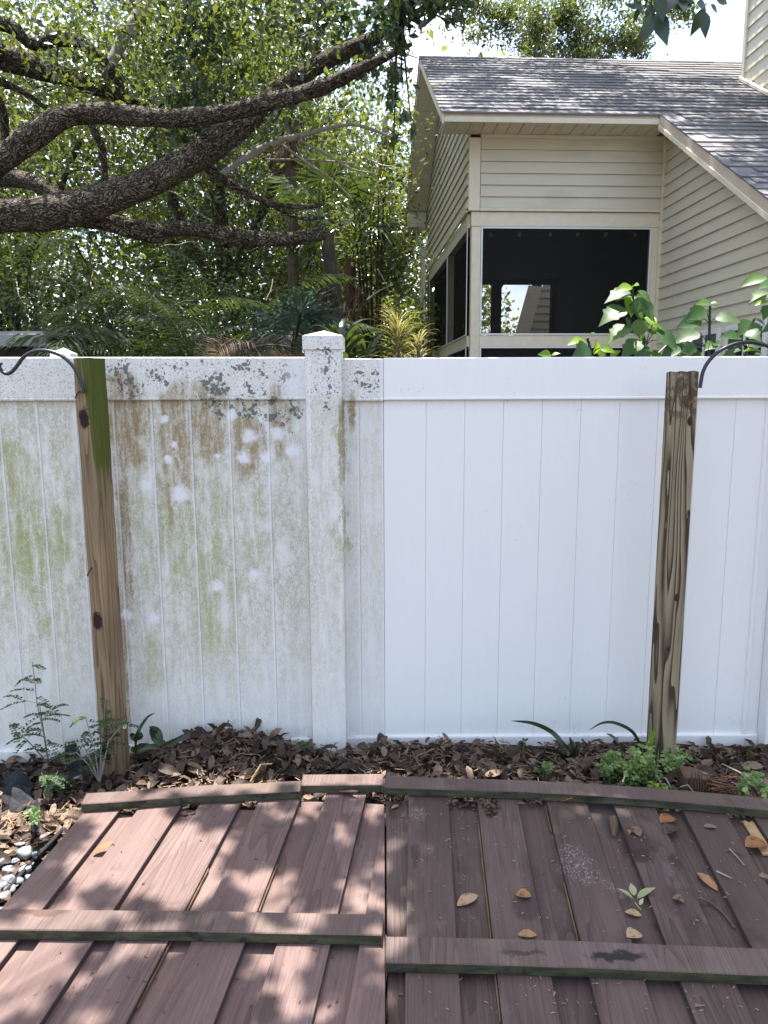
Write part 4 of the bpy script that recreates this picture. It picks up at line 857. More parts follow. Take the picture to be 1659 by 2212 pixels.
shrub(-5.6, 8.3, 2.4, (1.1, .6, 1.3), 40, LEAF_DARK, .06, 'dark shrub beyond the left edge behind the metal roof')

# ------------------------------------------------------------------ palms
def frond_mesh(L=1.3, npair=34, lw=.018, ll=.34, droop=.55, mat=LEAF_PALM, lift=.9):
    pts = []; a = lift; x = z = 0
    for i in range(17): pts.append((x, 0, z)); x += cos(a)*L/16; z += sin(a)*L/16; a -= (lift+droop)/16*1.15
    v_ = []; f_ = []; val = []
    def addq(q, vv):
        b = len(v_); v_.extend(q); f_.append(tuple(range(b, b+len(q)))); val.append(vv)
    for i in range(16): p, q_ = pts[i], pts[i+1]; w_ = .009*(1-i/18); addq([(p[0], -w_, p[2]), (q_[0], -w_, q_[2]), (q_[0], w_, q_[2]), (p[0], w_, p[2])], .8)
    for i in range(npair):
        t = .12+.88*i/npair; k = t*16; j = min(15, int(k)); fr = k-j; p = np.array(pts[j])*(1-fr)+np.array(pts[j+1])*fr
        d = np.array(pts[j+1])-np.array(pts[j]); d /= np.linalg.norm(d); l_ = ll*sin(pi*min(1, .18+t*.82))**.6*random.uniform(.85, 1.1)
        for sgn in (-1, 1):
            e = d*.62+np.array([0, sgn*.78, 0])+np.array([0, 0, -.12-random.uniform(0, .25)]); e /= np.linalg.norm(e); e2 = e+np.array([0, 0, -.5]); e2 /= np.linalg.norm(e2)
            m1 = p+e*l_*.5; tip = m1+e2*l_*.5; sd_ = np.cross(e, [0, 0, 1]); sd_ /= np.linalg.norm(sd_)+1e-9; vv = random.random()
            addq([tuple(p), tuple(m1+sd_*lw/2), tuple(tip), tuple(m1-sd_*lw/2)], vv)
    me = bpy.data.meshes.new('frond'); me.from_pydata(v_, [], f_); at = me.attributes.new('rnd', 'FLOAT', 'FACE'); at.data.foreach_set('value', val); me.materials.append(mat); return me
def fan_mesh(R_=.42, n_=34, mat=LEAF_BLUE, spr=250):
    v_ = []; f_ = []; val = []
    for i in range(n_):
        a = radians(-spr/2+spr*i/(n_-1))+random.uniform(-.04, .04); r1 = R_*.45; r2 = R_*random.uniform(.7, 1.08); da = radians(spr/n_)*.5; z1 = .02*(i % 2)
        b = len(v_); v_ += [(0, 0, 0), (cos(a-da)*r1, sin(a-da)*r1, z1-.01), (cos(a)*r2, sin(a)*r2, -.10-random.uniform(0, .1)), (cos(a+da)*r1, sin(a+da)*r1, z1-.01)]; f_.append((b, b+1, b+2, b+3)); val.append(random.random())
    me = bpy.data.meshes.new('fan_leaf'); me.from_pydata(v_, [], f_); at = me.attributes.new('rnd', 'FLOAT', 'FACE'); at.data.foreach_set('value', val); me.materials.append(mat); return me
FR = [frond_mesh(random.uniform(1.1, 1.5), 34, .020, random.uniform(.28, .38), random.uniform(.3, .8)) for _ in range(4)]
def areca(x, y, z, n_, s_, label, stems=6):
    t = thing('feather_palm', label, 'palm', (x, y, 0), 0, 'feather palms behind the stained fence')
    mb = MB()
    for k in range(stems):
        a = random.uniform(0, 6.28); mb.tube([(cos(a)*.12, sin(a)*.12, -.05), (cos(a)*.2, sin(a)*.2, z*.6), (cos(a)*.25, sin(a)*.25, z)], [.03, .025, .015], 7)
    mb.build('stem', LEAF_PALM, t)
    for k in range(n_):
        o = bpy.data.objects.new('frond', random.choice(FR)); C.objects.link(o); o.parent = t; a = 2*pi*k/n_+random.uniform(-.3, .3)
        o.location = (cos(a)*.2, sin(a)*.2, z*random.uniform(.75, 1.1)); o.rotation_euler = (random.uniform(-.2, .2), random.uniform(-.5, .3), a); s2 = s_*random.uniform(.8, 1.15); o.scale = (s2,)*3
areca(-3.05, 6.2, 1.9, 16, 1.0, 'feather palm with long narrow leaflets, leftmost behind the fence')
areca(-2.2, 6.5, 1.8, 17, 1.05, 'feather palm with pale arching fronds behind the green-topped timber post')
areca(-1.45, 6.9, 2.0, 15, 1.0, 'feather palm with drooping fronds at the middle of the stained fence')
areca(-3.6, 7.6, 2.6, 12, 1.2, 'taller feather palm behind the leftmost ones')
def fanpalm(x, y, z, n_, s_, label, mat=LEAF_BLUE, trunk=.07, dead=0):
    t = thing('fan_palm', label, 'palm', (x, y, 0)); 
    MB().tube([(0, 0, -.05), (.02, 0, z*.5), (0, .02, z)], [trunk*1.2, trunk, trunk*1.1], 12, rough=.12).build('trunk', PALMBARK, t)
    FM = [fan_mesh(.42, 30, mat) for _ in range(2)]; DM = fan_mesh(.5, 16, DEADPALM, 60)
    for k in range(n_+dead):
        a = random.uniform(0, 6.28); el = random.uniform(.0, 1.3) if k < n_ else random.uniform(-1.4, -1.0); L = random.uniform(.3, .6)*s_
        tip = Vector((cos(a)*cos(el)*L, sin(a)*cos(el)*L, z+sin(el)*L)); MB().tube([(0, 0, z-.05), tuple(tip)], [.012, .007], 5).build('leaf_stalk', LEAF_PALM if k < n_ else DEADPALM, t)
        o = bpy.data.objects.new('fan_leaf', random.choice(FM) if k < n_ else DM); C.objects.link(o); o.parent = t
        d = (tip-Vector((0, 0, z-.05))).normalized(); q_ = d.to_track_quat('X', 'Z'); o.rotation_mode = 'QUATERNION'; o.rotation_quaternion = q_; o.location = tip; o.scale = (s_,)*3
P = PY(625, 700, 6.2); fanpalm(P[0], 6.2, 1.95, 9, .85, 'blue-green fan palm left of the capped fence post')
P = PY(625, 330, 8.6); fanpalm(P[0], 8.6, 4.6, 5, .7, 'tall cabbage palm with hanging brown dead fans', LEAF_PALM, .06, 9)
def palm_trunk(u0, v0, u1, v1, r0, r1, Y, label, col):
    a = PY(u0, v0, Y); b = PY(u1, v1, Y+.2); t = thing('palm_tree', label, 'palm', (a[0], a[1], 0), 0, 'bare palm trunks left of the seam'); A_ = np.array([a[0], a[1], 0])
    h = b[2]; me_ = MB(); n_ = 30; pts = []; rd_ = []
    for i in range(n_+1):
        s_ = i/n_; z = -.1+(h+.1)*s_; x = np.interp(z, [0, a[2], b[2]], [0, 0, b[0]-a[0]]); pts.append((x, (b[1]-a[1])*s_, z)); rd_.append(PX(r0+(r1-r0)*s_, a)*(1+.06*(i % 2)))
    me_.tube(pts, rd_, 14, rough=.05).build('trunk', col, t)
    FM = fan_mesh(.36, 26, LEAF_PALM); DM = fan_mesh(.5, 16, DEADPALM, 60)
    for k in range(13):
        a_ = random.uniform(0, 6.28); el = random.uniform(-.1, 1.2) if k < 7 else random.uniform(-1.45, -.9); L = .5
        tip = Vector(pts[-1])+Vector((cos(a_)*cos(el)*L, sin(a_)*cos(el)*L, sin(el)*L)); o = bpy.data.objects.new('fan_leaf', FM if k < 7 else DM); C.objects.link(o); o.parent = t
        o.rotation_mode = 'QUATERNION'; o.rotation_quaternion = (tip-Vector(pts[-1])).normalized().to_track_quat('X', 'Z'); o.location = tip
DTR = flat('dark_palm_trunk', (.06, .05, .038), .9, .4, 14, bump=.8); RTR = flat('reddish_palm_trunk', (.10, .05, .035), .9, .35, 14, bump=.8)
palm_trunk(736, 745, 705, 505, 17, 14, 7.4, 'dark leaning palm trunk left of the reddish one', DTR)
palm_trunk(752, 745, 757, 560, 13, 11, 8.0, 'reddish brown upright palm trunk nearest the house', RTR)
# heap of dead palm fronds
P = PY(515, 765, 5.4); dh = thing('dead_frond_heap', 'heap of rusty brown dead palm fronds showing over the stained fence', 'dead fronds', (P[0], 5.4, 0))
DF = [frond_mesh(.8, 26, .014, .3, 1.1, DEADPALM, .5) for _ in range(3)]
for k in range(16):
    o = bpy.data.objects.new('dead_frond', random.choice(DF)); C.objects.link(o); o.parent = dh; o.location = (random.uniform(-.15, .15), random.uniform(-.1, .1), random.uniform(1.45, 1.98)); o.rotation_euler = (random.uniform(-1.2, 1.2), random.uniform(-.5, .9), random.uniform(0, 6.28)); o.scale = (.7,)*3
MB().tube([(0, 0, -.05), (0, 0, 1.6)], .10, 8).build('heap_core', DEADPALM, dh)

# strap-leaf clumps
def strap_mesh(L, W, mat, lift=1.2, droop=1.3, val=.5, n_=9):
    v_ = []; f_ = []; a = lift; x = z = 0
    for i in range(n_+1):
        t = i/n_; w_ = W*.5*(min(1, .45+t*2.2))*(1-t**3.2); v_ += [(x, -w_, z+w_*.3), (x, 0, z), (x, w_, z+w_*.3)]; x += cos(a)*L/n_; z += sin(a)*L/n_; a -= (lift+droop)/n_*(.4+1.2*t)
    for i in range(n_): b = 3*i; f_ += [(b, b+1, b+4, b+3), (b+1, b+2, b+5, b+4)]
    me = bpy.data.meshes.new('strap_leaf'); me.from_pydata(v_, [], f_); me.polygons.foreach_set('use_smooth', [True]*len(f_)); at = me.attributes.new('rnd', 'FLOAT', 'FACE'); at.data.foreach_set('value', [val]*len(f_)); me.materials.append(mat); return me
def rosette(name, x, y, z, n_, L, W, mat, label, cat='plant', lift=(.4, 1.4), stem=None, rings=1, gap=.2, group=None):
    t = thing(name, label, cat, (x, y, 0), 0, group); MS = [strap_mesh(L*random.uniform(.8, 1.15), W, mat, random.uniform(*lift), random.uniform(.4, 1.1), random.random()) for _ in range(7)]
    if z > .05: MB().tube([(0, 0, -.03), (.02, 0, z*.5), (0, 0, z)], [.03, .022, .016], 8).build('stem', PALMBARK, t)
    for k in range(n_):
        o = bpy.data.objects.new('strap_leaf', random.choice(MS)); C.objects.link(o); o.parent = t; o.location = (0, 0, z-gap*random.random()*rings); o.rotation_euler = (random.uniform(-.25, .25), random.uniform(-.25, .25), 2.4*k+random.uniform(-.2, .2)); s_ = random.uniform(.75, 1.1); o.scale = (s_,)*3
    return t
P = PY(738, 735, 5.2); rosette('strap_leaf_plant', P[0], 5.2, 1.98, 30, .42, .05, LEAF_PALM, 'glossy arching strap-leaf plant right behind the capped fence post', gap=.25)
P = PY(790, 735, 5.6); rosette('strap_leaf_plant', P[0], 5.6, 1.95, 24, .40, .045, LEAF_PALM, 'second arching strap-leaf plant right of the glossy one, behind the narrow panel', gap=.25)
for i, (u, v, nn_, lb) in enumerate(((858, 705, 84, 'yellow and orange spiky cordyline left of the downspout, largest of three'), (905, 735, 52, 'orange spiky cordyline against the downspout'), (870, 765, 44, 'red-brown spiky cordyline lowest above the fence rail'))):
    P = PY(u, v, 6.6); rosette('cordyline', P[0], 6.6+.1*i, P[2], nn_, .34 if i == 0 else .27, .013, LEAF_YEL, lb, 'spiky plant', (.2, 1.5), gap=.35, group='spiky yellow cordylines beside the house')
# neighbouring roof edge at left
a = PY(-80, 738, 5.6); b = PY(98, 738, 5.6); nb = thing('shed_roof', 'pale metal roof edge of a low shed showing over the fence at far left', 'shed', (a[0], 5.6, 0))
L_ = b[0]-a[0]; MB().box(-.6, L_, 0, .06, a[2]-.035, a[2]+.055).build('roof_edge', WHITEMET, nb, bevel=.004); MB().prism([(-.6, .02, a[2]+.058), (L_-.02, .02, a[2]+.058), (L_-.1, 1.6, a[2]+.12), (-.6, 1.6, a[2]+.12)], [(-.6, .02, a[2]+.075), (L_-.02, .02, a[2]+.075), (L_-.1, 1.6, a[2]+.14), (-.6, 1.6, a[2]+.14)]).build('roof_panel', WHITEMET, nb); MB().box(-.6, L_-.1, .15, 1.5, 0, a[2]-.04).build('shed_wall', DARKFRAME, nb)

# ------------------------------------------------------------------ saplings with lobed leaves behind the clean fence
LOBED = [(0, 0), (.06, .45), (.22, .95), (.36, 1.0), (.44, .82), (.55, .95), (.62, .60), (.72, .42), (.86, .2), (1, 0)]
PLAIN = [(0, 0), (.1, .55), (.28, .95), (.45, 1), (.65, .75), (.85, .32), (1, 0)]
SM = [leaf_mesh('leaf', 1, .72, LEAF_SAP, LOBED, .22, .03, v_, .15) for v_ in (.1, .35, .6, .95)]+[leaf_mesh('leaf', 1, .55, LEAF_SAP, PLAIN, .3, .04, v_, .2) for v_ in (.1, .4, .7, 1.)]
YM = leaf_mesh('leaf', 1, .6, LEAF_LIME, PLAIN, .3, .04, .5, .2)
def sapling(stem, leaves, Y, label):
    b = PY(*stem[0], Y); t = thing('sapling', label, 'sapling', (b[0], Y, 0), 0, 'broad-leaved saplings behind the clean fence'); B = np.array([b[0], Y, 0])
    sp = [np.array([0, 0, -.02]), PY(*stem[0], Y)-B]+[PY(u, v, Y+random.uniform(-.03, .03))-B for u, v in stem[1:]]
    MB().tube(sp, [.012]+[.011*(1-.7*i/len(sp)) for i in range(1, len(sp))], 7).build('stem', LEAF_DARK, t)
    spn = [p for p in sp[1:]]
    pet = MB()
    for (u, v, u2, v2, kind) in leaves:       # base pixel, tip pixel
        dy = random.uniform(-.12, .12); base = PY(u, v, Y+dy*.5)-B; tip = PY(u2, v2, Y+dy*.5-random.uniform(.0, .08))-B; L = np.linalg.norm(tip-base)
        me_ = YM if kind == 'y' else (random.choice(SM[:4]) if kind == 'l' else random.choice(SM[4:]))
        o = obj('leaf', me_, None, t); nn_ = (random.uniform(-.5, .5), random.uniform(-1.2, -.3), random.uniform(.3, 1.1)); place(o, base, tip-base, nn_, L)
        k = min(spn, key=lambda p: np.linalg.norm(p-(base+np.array([0, 0, -.04])))); pet.tube([k, (k+base)/2+np.array([0, 0, .01]), base], [.0028, .0022, .002], 5)
    pet.build('leaf_stalks', LEAF_DARK, t)
sapling([(1402, 790), (1395, 745), (1382, 700), (1370, 660), (1366, 620)], [(1366, 621, 1330, 624, 'y'), (1366, 620, 1378, 612, 'y'), (1360, 630, 1305, 648, 'l'), (1362, 640, 1333, 642, 'y'), (1370, 640, 1408, 650, 'p'), (1378, 628, 1410, 652, 'p'), (1366, 640, 1364, 678, 'y'), (1350, 665, 1292, 698, 'l'), (1378, 642, 1385, 695, 'l'), (1390, 650, 1410, 690, 'p'), (1388, 670, 1418, 692, 'p'), (1395, 685, 1420, 705, 'y'), (1352, 685, 1362, 715, 'l'), (1376, 690, 1388, 738, 'l'), (1360, 705, 1308, 738, 'l'), (1418, 715, 1467, 746, 'p'), (1410, 700, 1458, 735, 'p'), (1385, 735, 1338, 775, 'l'), (1395, 745, 1372, 780, 'l'), (1420, 735, 1482, 772, 'p'), (1405, 760, 1435, 780, 'l'), (1440, 745, 1495, 760, 'p'), (1402, 700, 1430, 725, 'l')], 3.72, 'tallest lobed-leaf sapling standing before the dark porch screen')
sapling([(1280, 800), (1278, 768), (1272, 740), (1268, 730)], [(1270, 732, 1282, 715, 'p'), (1265, 738, 1228, 738, 'y'), (1270, 748, 1240, 768, 'l'), (1284, 765, 1292, 735, 'y'), (1296, 770, 1310, 745, 'l'), (1296, 752, 1330, 758, 'y'), (1300, 775, 1318, 785, 'l'), (1318, 770, 1340, 756, 'y')], 3.62, 'small low lime sapling at the left below the porch screen')
sapling([(1195, 795), (1193, 775), (1190, 767)], [(1190, 768, 1165, 763, 'y'), (1192, 768, 1210, 761, 'y'), (1190, 772, 1178, 772, 'y')], 3.60, 'tiny sapling tip just clearing the clean rail')
sapling([(1531, 800), (1532, 750), (1533, 700), (1534, 656)], [(1534, 656, 1508, 652, 'p'), (1534, 656, 1558, 655, 'p'), (1536, 662, 1552, 666, 'p'), (1524, 668, 1480, 690, 'l'), (1514, 688, 1462, 705, 'l'), (1545, 690, 1606, 686, 'l'), (1508, 715, 1452, 738, 'l'), (1545, 742, 1520, 755, 'l'), (1540, 745, 1556, 742, 'l'), (1500, 742, 1470, 770, 'l'), (1480, 745, 1445, 735, 'p'), (1512, 760, 1498, 778, 'l'), (1466, 748, 1430, 772, 'p'), (1490, 762, 1520, 778, 'l')], 3.75, 'slim middle sapling with pale top leaves before the beige wall')
sapling([(1610, 800), (1612, 760), (1618, 720), (1630, 690)], [(1625, 695, 1590, 725, 'l'), (1632, 690, 1660, 706, 'l'), (1640, 700, 1612, 730, 'l'), (1600, 730, 1560, 722, 'p'), (1598, 738, 1566, 750, 'l'), (1612, 740, 1660, 745, 'l'), (1600, 755, 1565, 765, 'l'), (1605, 760, 1640, 752, 'y'), (1590, 770, 1555, 775, 'l'), (1630, 765, 1662, 772, 'l'), (1615, 715, 1645, 735, 'l')], 3.7, 'bushy sapling behind the crook hook on the right')
sapling([(1700, 800), (1695, 740), (1690, 660), (1688, 600)], [(1655, 598, 1600, 612, 'p'), (1668, 612, 1640, 618, 'l'), (1660, 632, 1618, 652, 'l'), (1658, 650, 1632, 655, 'y'), (1664, 660, 1648, 690, 'l'), (1688, 600, 1720, 620, 'l'), (1690, 640, 1730, 660, 'l'), (1690, 690, 1650, 715, 'l'), (1692, 720, 1660, 745, 'l')], 3.75, 'tall sapling at the right edge with drooping leaves')

# ------------------------------------------------------------------ dark near spray hanging at top right
hb = PY(1440, -130, 2.7); t = thing('hanging_branch', 'dark near branch tip with large oval leaves hanging at top right', 'branch', tuple(hb)); HB = np.array(hb)
st_ = [(1440, -130), (1420, -60), (1400, -10), (1392, 20)]; st3 = [(1440, -130), (1490, -60), (1510, -10), (1522, 15)]
for s_ in (st_, st3): MB().tube([PY(u, v, 2.7)-HB for u, v in s_], [.007, .006, .004, .003], 6).build('twig', BARK, t)
NLm = [leaf_mesh('leaf', 1, .44, LEAF_DARK, PLAIN, .2, .03, v_, .12) for v_ in (.1, .5, .9)]+[leaf_mesh('leaf', 1, .44, LEAF_BLUE, PLAIN, .2, .03, .6, .12)]
for (u, v, u2, v2) in [(1410, 32, 1382, 98), (1375, 18, 1352, 8), (1368, 0, 1392, 30), (1395, 12, 1420, 40), (1425, -5, 1432, 45), (1440, 5, 1460, -20), (1418, 28, 1442, 95), (1450, 10, 1500, 5), (1470, 0, 1480, 18), (1505, 5, 1530, 22), (1522, 18, 1492, 78), (1520, 25, 1525, 82), (1535, 10, 1552, 28), (1400, -20, 1370, -5), (1455, -10, 1440, 25), (1478, -20, 1495, 8), (1546, -5, 1575, 8), (1380, 15, 1370, 48), (1430, 30, 1440, 60), (1515, -20, 1545, -10), (1405, 5, 1395, 50)]:
    o = obj('leaf', random.choice(NLm), None, t); a = PY(u, v, 2.7+random.uniform(-.05, .05))-HB; b = PY(u2, v2, 2.7+random.uniform(-.07, .07))-HB; place(o, a, b-a, (random.uniform(-.4, .4), -1, random.uniform(-.3, .3)), np.linalg.norm(b-a))
# near sprays at the top left of the house
t = thing('hanging_branch', 'dark leafy sprays hanging left of the roof peak', 'branch', tuple(PY(860, -60, 5.0))); HB = np.array(PY(860, -60, 5.0)); pts = []
for (u, v, a, b, k) in [(870, 5, 55, 35, 260), (940, 5, 60, 28, 170), (985, 40, 30, 18, 26), (848, 70, 28, 35, 90), (868, 105, 16, 22, 18), (855, 165, 20, 22, 30), (846, 215, 14, 30, 30), (875, 255, 14, 18, 12), (893, 285, 8, 10, 6), (845, 310, 10, 20, 10), (1010, 10, 30, 15, 18), (900, 45, 25, 20, 30)]:
    for i in range(k): uu, vv = RNG.normal(u, a*.45), RNG.normal(v, b*.45); pts.append(PY(uu, vv, RNG.uniform(4.8, 5.3))-HB)
obj('foliage', cloud_mesh('foliage', np.array(pts), .085, LEAF_DARK, .42, droop=.9), None, t)
mb = MB()
for (u, v) in [(1000, 60), (870, 190), (890, 290), (850, 330), (930, 40), (1020, 25)]: mb.tube([np.zeros(3), PY((860+u)/2, v*.45, 5.05)-HB, PY(u, v, 5.05)-HB], [.012, .007, .003], 6)
mb.build('twig', BARK, t)

# ------------------------------------------------------------------ overhead canopy out of frame that dapples boards, litter and roof
def shade_tree(name, label, trunk, top, boughs, centers, size, mat=LEAF_OAK):
    t = thing(name, label, 'tree', trunk, 0, None); T = np.array(trunk, float); top = np.array(top, float)-T
    obj('trunk', bark_tube([(0, 0, -.2), tuple(top*.4+np.array([.1, 0, 0])), tuple(top)], [.34, .28, .2], 16), BARK, t)
    line = []; P = []; mb = MB()
    for b in boughs:
        b = np.array(b, float)-T; mid_ = (top+b)/2+np.array([0, 0, .5]); pts = [top*(1-s_)**2+2*mid_*s_*(1-s_)+b*s_**2 for s_ in np.linspace(0, 1, 9)]
        obj('bough', bark_tube(pts, list(np.linspace(.09, .018, 9)), 8, 2), BARK, t); line += pts[1:]
    for (c_, r_, n_) in centers:
        c_ = np.array(c_)-T; P.append(c_+RNG.normal(size=(n_, 3))*np.array(r_)); q_ = min(line, key=lambda p: np.linalg.norm(p-c_)); mb.tube([q_, (q_+c_)/2+np.array([0, 0, .08]), c_], [.008, .006, .003], 5)
    obj('crown', cloud_mesh('crown', np.concatenate(P), size, mat, .5, up=1.2), None, t); mb.build('twigs', BARK, t)['kind'] = 'stuff'; return t
SH = SUN/SUN[2]
def over(u, v, h, z0=.08):                  # point h metres up towards the sun from the spot seen at (u,v)
    P = PZ(u, v, z0); return P+SH*(h-z0)
cs = []
LEFT_SH = [(130, 1830, 60), (90, 1905, 70), (215, 1935, 45), (290, 1950, 40), (60, 1900, 50), (170, 1800, 40), (455, 1770, 60), (380, 1755, 30), (330, 1720, 40), (560, 1800, 60), (520, 1850, 60), (480, 1950, 60), (600, 1830, 90), (660, 1800, 70), (700, 1860, 90), (740, 1760, 70), (690, 1930, 60), (790, 1800, 60), (540, 1760, 50), (620, 1740, 40),
  (180, 2050, 18), (215, 2060, 18), (190, 2125, 24), (235, 2030, 22), (260, 2110, 60), (330, 2090, 60), (300, 2180, 80), (420, 2080, 80), (400, 2160, 70), (520, 2120, 60), (360, 2230, 80), (460, 2230, 70), (480, 2040, 60), (680, 2110, 30), (740, 2090, 60), (790, 2180, 60), (700, 2210, 50), (560, 2190, 50), (130, 2150, 40), (30, 2230, 60), (330, 1990, 45), (420, 1985, 50), (20, 1985, 30), (600, 1990, 40), (740, 2030, 60), (800, 1990, 40), (120, 2240, 50), (620, 2250, 60)]
for (u, v, r) in LEFT_SH:
    h = random.uniform(4.4, 5.6); c_ = over(u, v, h); s_ = r*.0010
    cs.append((c_, (s_*.50, s_*.50, .08), max(5, int(r*r*.03)+4)))
for k in range(190):                        # mostly closed canopy above the right panel
    u = RNG.uniform(860, 1780); v = RNG.uniform(1630, 2290); h = random.uniform(4.3, 6)
    if (u-900)**2/75**2+(v-1960)**2/90**2 < 1 or (u-880)**2/50**2+(v-2140)**2/70**2 < 1 or (u-1600)**2/30**2+(v-1960)**2/30**2 < 1 or (u-1420)**2/120**2+(v-1680)**2/14**2 < 1: continue
    cs.append((over(u, v, h), (.085, .085, .15), 75))
for k in range(26): cs.append((np.array([RNG.uniform(-4.5, -2.2), RNG.uniform(1.2, 3.6), random.uniform(4.6, 5.8)]), (.2, .2, .2), 60))
shade_tree('oak_tree', 'oak standing beside the viewer whose boughs overhead dapple the fallen boards', (4.2, -1.2, 0), (3.6, -.6, 5.0), [(-1.6, 2.6, 5.8), (-.4, 3.4, 5.9), (1.0, 3.6, 5.9), (2.4, 3.4, 5.8), (-1.2, 1.4, 5.7), (.4, 2.2, 6.1), (1.8, 2.2, 6.0), (-4, 2.4, 5.9)], cs, .085)
# boughs above the roof
cs = []
for k in range(480):
    x = RNG.uniform(-.6, 4.6); y = RNG.uniform(-3.9, 2.1); Pw = O0+_e*x+_d*y; zr0 = zroof(y)
    if x > 1.7+RNG.normal()*.3 and y > 1.0: continue
    if y > .3 and RNG.random() < .35: continue
    c_ = np.array([Pw[0], Pw[1], zr0])+SH*(random.uniform(8.2, 9.4)-zr0)
    cs.append((c_, (.16, .06, .06), 95))
shade_tree('oak_tree', 'tall oak right of the house whose boughs overhang and dapple the grey roof', (9.5, 7.5, 0), (9.0, 7.8, 8.6), [(1.0, 9.8, 9.6), (2.4, 10.4, 9.8), (1.2, 8.2, 9.5), (3.2, 7.6, 9.5), (4.6, 6.2, 9.3), (3.6, 5.2, 9.2), (5.2, 8.6, 9.7), (4.2, 9.8, 9.8)], cs, .085)

# ------------------------------------------------------------------ leaf litter
LM = [leaf_mesh('dead_leaf', .075, .034, DEAD, [(0, .1), (.15, .62), (.42, 1), (.72, .92), (.92, .5), (1, .08)], f_, c_, v_, b_) for f_, c_, v_, b_ in ((.3, .1, .1, .1), (.5, .14, .35, 0), (-.3, .1, .6, .2), (.4, -.1, .85, .1), (.2, .2, .5, .3), (.6, .05, 1., 0))]
def inzone(x, y):
    if y > 3.235 or y < 1.3 or x < -2.6 or x > 2.5: return False
    # keep clear of the boards
    P = np.array([x, y, .05]); 
    for (P0, b, c_, nn), sg, (smin, tmax) in ((fl_, -1, (AS[0][0]-.01, st(420, 1712)[1]-.0)), (fr_, 1, (-9, st2(1200, 1690)[1]+.0))):
        if sg*x < 0: continue
        q_ = P-P0; s_, t_ = np.dot(q_, c_), np.dot(q_, b)
        if s_ > smin and t_ < tmax-.05: return False
    return True
items = []; singles = []; random.seed(21)
while len(items) < 9000:
    if random.random() < .72: x, y = random.uniform(-2.2, 2.3), random.uniform(2.55, 3.235)
    else: x, y = random.uniform(-2.4, -.7), random.uniform(1.4, 3.1)
    if not inzone(x, y): continue
    hgt = pile(x, y); z = gz(x, y)+hgt*.8+random.random()**1.5*(.02+hgt*.35)
    a = random.uniform(0, 6.28); tilt = random.uniform(-.5, .5)*(1+2*hgt/.15); nn_ = (random.gauss(0, .45), random.gauss(-.1, .45), 1)
    lit_left = x < -.75 and y < 2.9  # paler leaf tones here paint in the sunlight on the left litter
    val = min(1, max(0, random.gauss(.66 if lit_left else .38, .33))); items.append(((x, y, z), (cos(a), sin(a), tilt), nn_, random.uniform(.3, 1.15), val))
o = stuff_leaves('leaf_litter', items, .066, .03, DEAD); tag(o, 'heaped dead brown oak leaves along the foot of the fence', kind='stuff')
for k in range(230):
    for _ in range(60):
        if random.random() < .8: x, y = random.uniform(-1.9, 1.8), random.uniform(2.6, 3.2)
        else: x, y = random.uniform(-1.7, -.95), random.uniform(1.9, 3.0)
        if inzone(x, y): break
    o = bpy.data.objects.new('dead_leaf', random.choice(LM)); C.objects.link(o)
    z = gz(x, y)+pile(x, y)*1.12+.028; a = random.uniform(0, 6.28); place(o, (x, y, z), (cos(a), sin(a), random.uniform(-.25, .3)), (random.gauss(0, .4), random.gauss(-.35, .4), 1), random.uniform(.8, 1.35))
    if x < -1.02 and y < 2.95: lb, g_ = 'dry curled dead leaf on the sunlit litter left of the fallen boards', 'dead leaves left of the fallen boards'
    elif x < 0: lb, g_ = 'brown dead leaf on the litter heap below the stained fence', 'dead leaves below the stained fence'
    else: lb, g_ = 'dark brown dead leaf on the litter below the clean white fence', 'dead leaves below the clean fence'
    tag(o, lb, 'dead leaf', g_)
# wood crumbs and twigs in the litter
mb = MB()
for k in range(2400):
    x, y = random.uniform(-1.6, 1.8), random.uniform(2.6, 3.22)
    if not inzone(x, y): continue
    z = gz(x, y)+pile(x, y)+.012+random.random()*.02; a = random.uniform(0, 6.28); L = random.uniform(.01, .06); mb.tube([(x, y, z), (x+cos(a)*L, y+sin(a)*L, z+random.uniform(-.008, .014))], random.uniform(.0008, .0024), 4)
tag(mb.build('litter_twigs', CRUMB), 'fine twigs and bark bits mixed into the leaf litter', kind='stuff')
# white stones at lower left
random.seed(5)
sp = [(55, 1835, 17), (18, 1870, 12), (52, 1870, 12), (14, 1895, 16), (40, 1893, 11), (5, 1930, 15), (26, 1912, 10), (66, 1858, 8), (90, 1800, 7), (8, 1850, 12), (3, 1905, 12), (32, 1850, 8), (-15, 1920, 14), (-30, 1880, 12), (45, 1815, 7), (20, 1945, 8), (75, 1835, 7), (2, 1955, 9), (60, 1885, 7), (-12, 1960, 12), (34, 1930, 8), (-35, 1950, 14)]
sl_ = ['large pale stone highest among the white gravel', 'pale stone near the left edge under the largest one', 'grey-white stone touching the black edging']
for i, (u, v, r) in enumerate(sp):
    P = PZ(u, v, .03); R_ = PX(r, P); bm_ = bmesh.new(); bmesh.ops.create_icosphere(bm_, subdivisions=2, radius=1); ph = [random.uniform(0, 6) for _ in range(3)]
    for v_ in bm_.verts:
        k = 1+.16*sin(3*v_.co.x+ph[0])+.14*sin(4*v_.co.y+ph[1])+.1*sin(5*v_.co.z+ph[2]); v_.co = Vector((v_.co.x*R_*1.1*k, v_.co.y*R_*.9*k, v_.co.z*R_*.62*k))
    me = bpy.data.meshes.new('stone'); bm_.to_mesh(me); bm_.free(); me.polygons.foreach_set('use_smooth', [i % 2 == 0]*len(me.polygons)); o = obj('white_stone', me, STONE); o.location = (P[0], P[1], .012+R_*.15); o.rotation_euler = (0, 0, random.uniform(0, 6))
    if i < 3: tag(o, sl_[i], 'stone', 'white stones in the gravel')
    else: tag(o, 'small white stone in the gravel left of the black edging', 'stone', 'small white gravel stones')
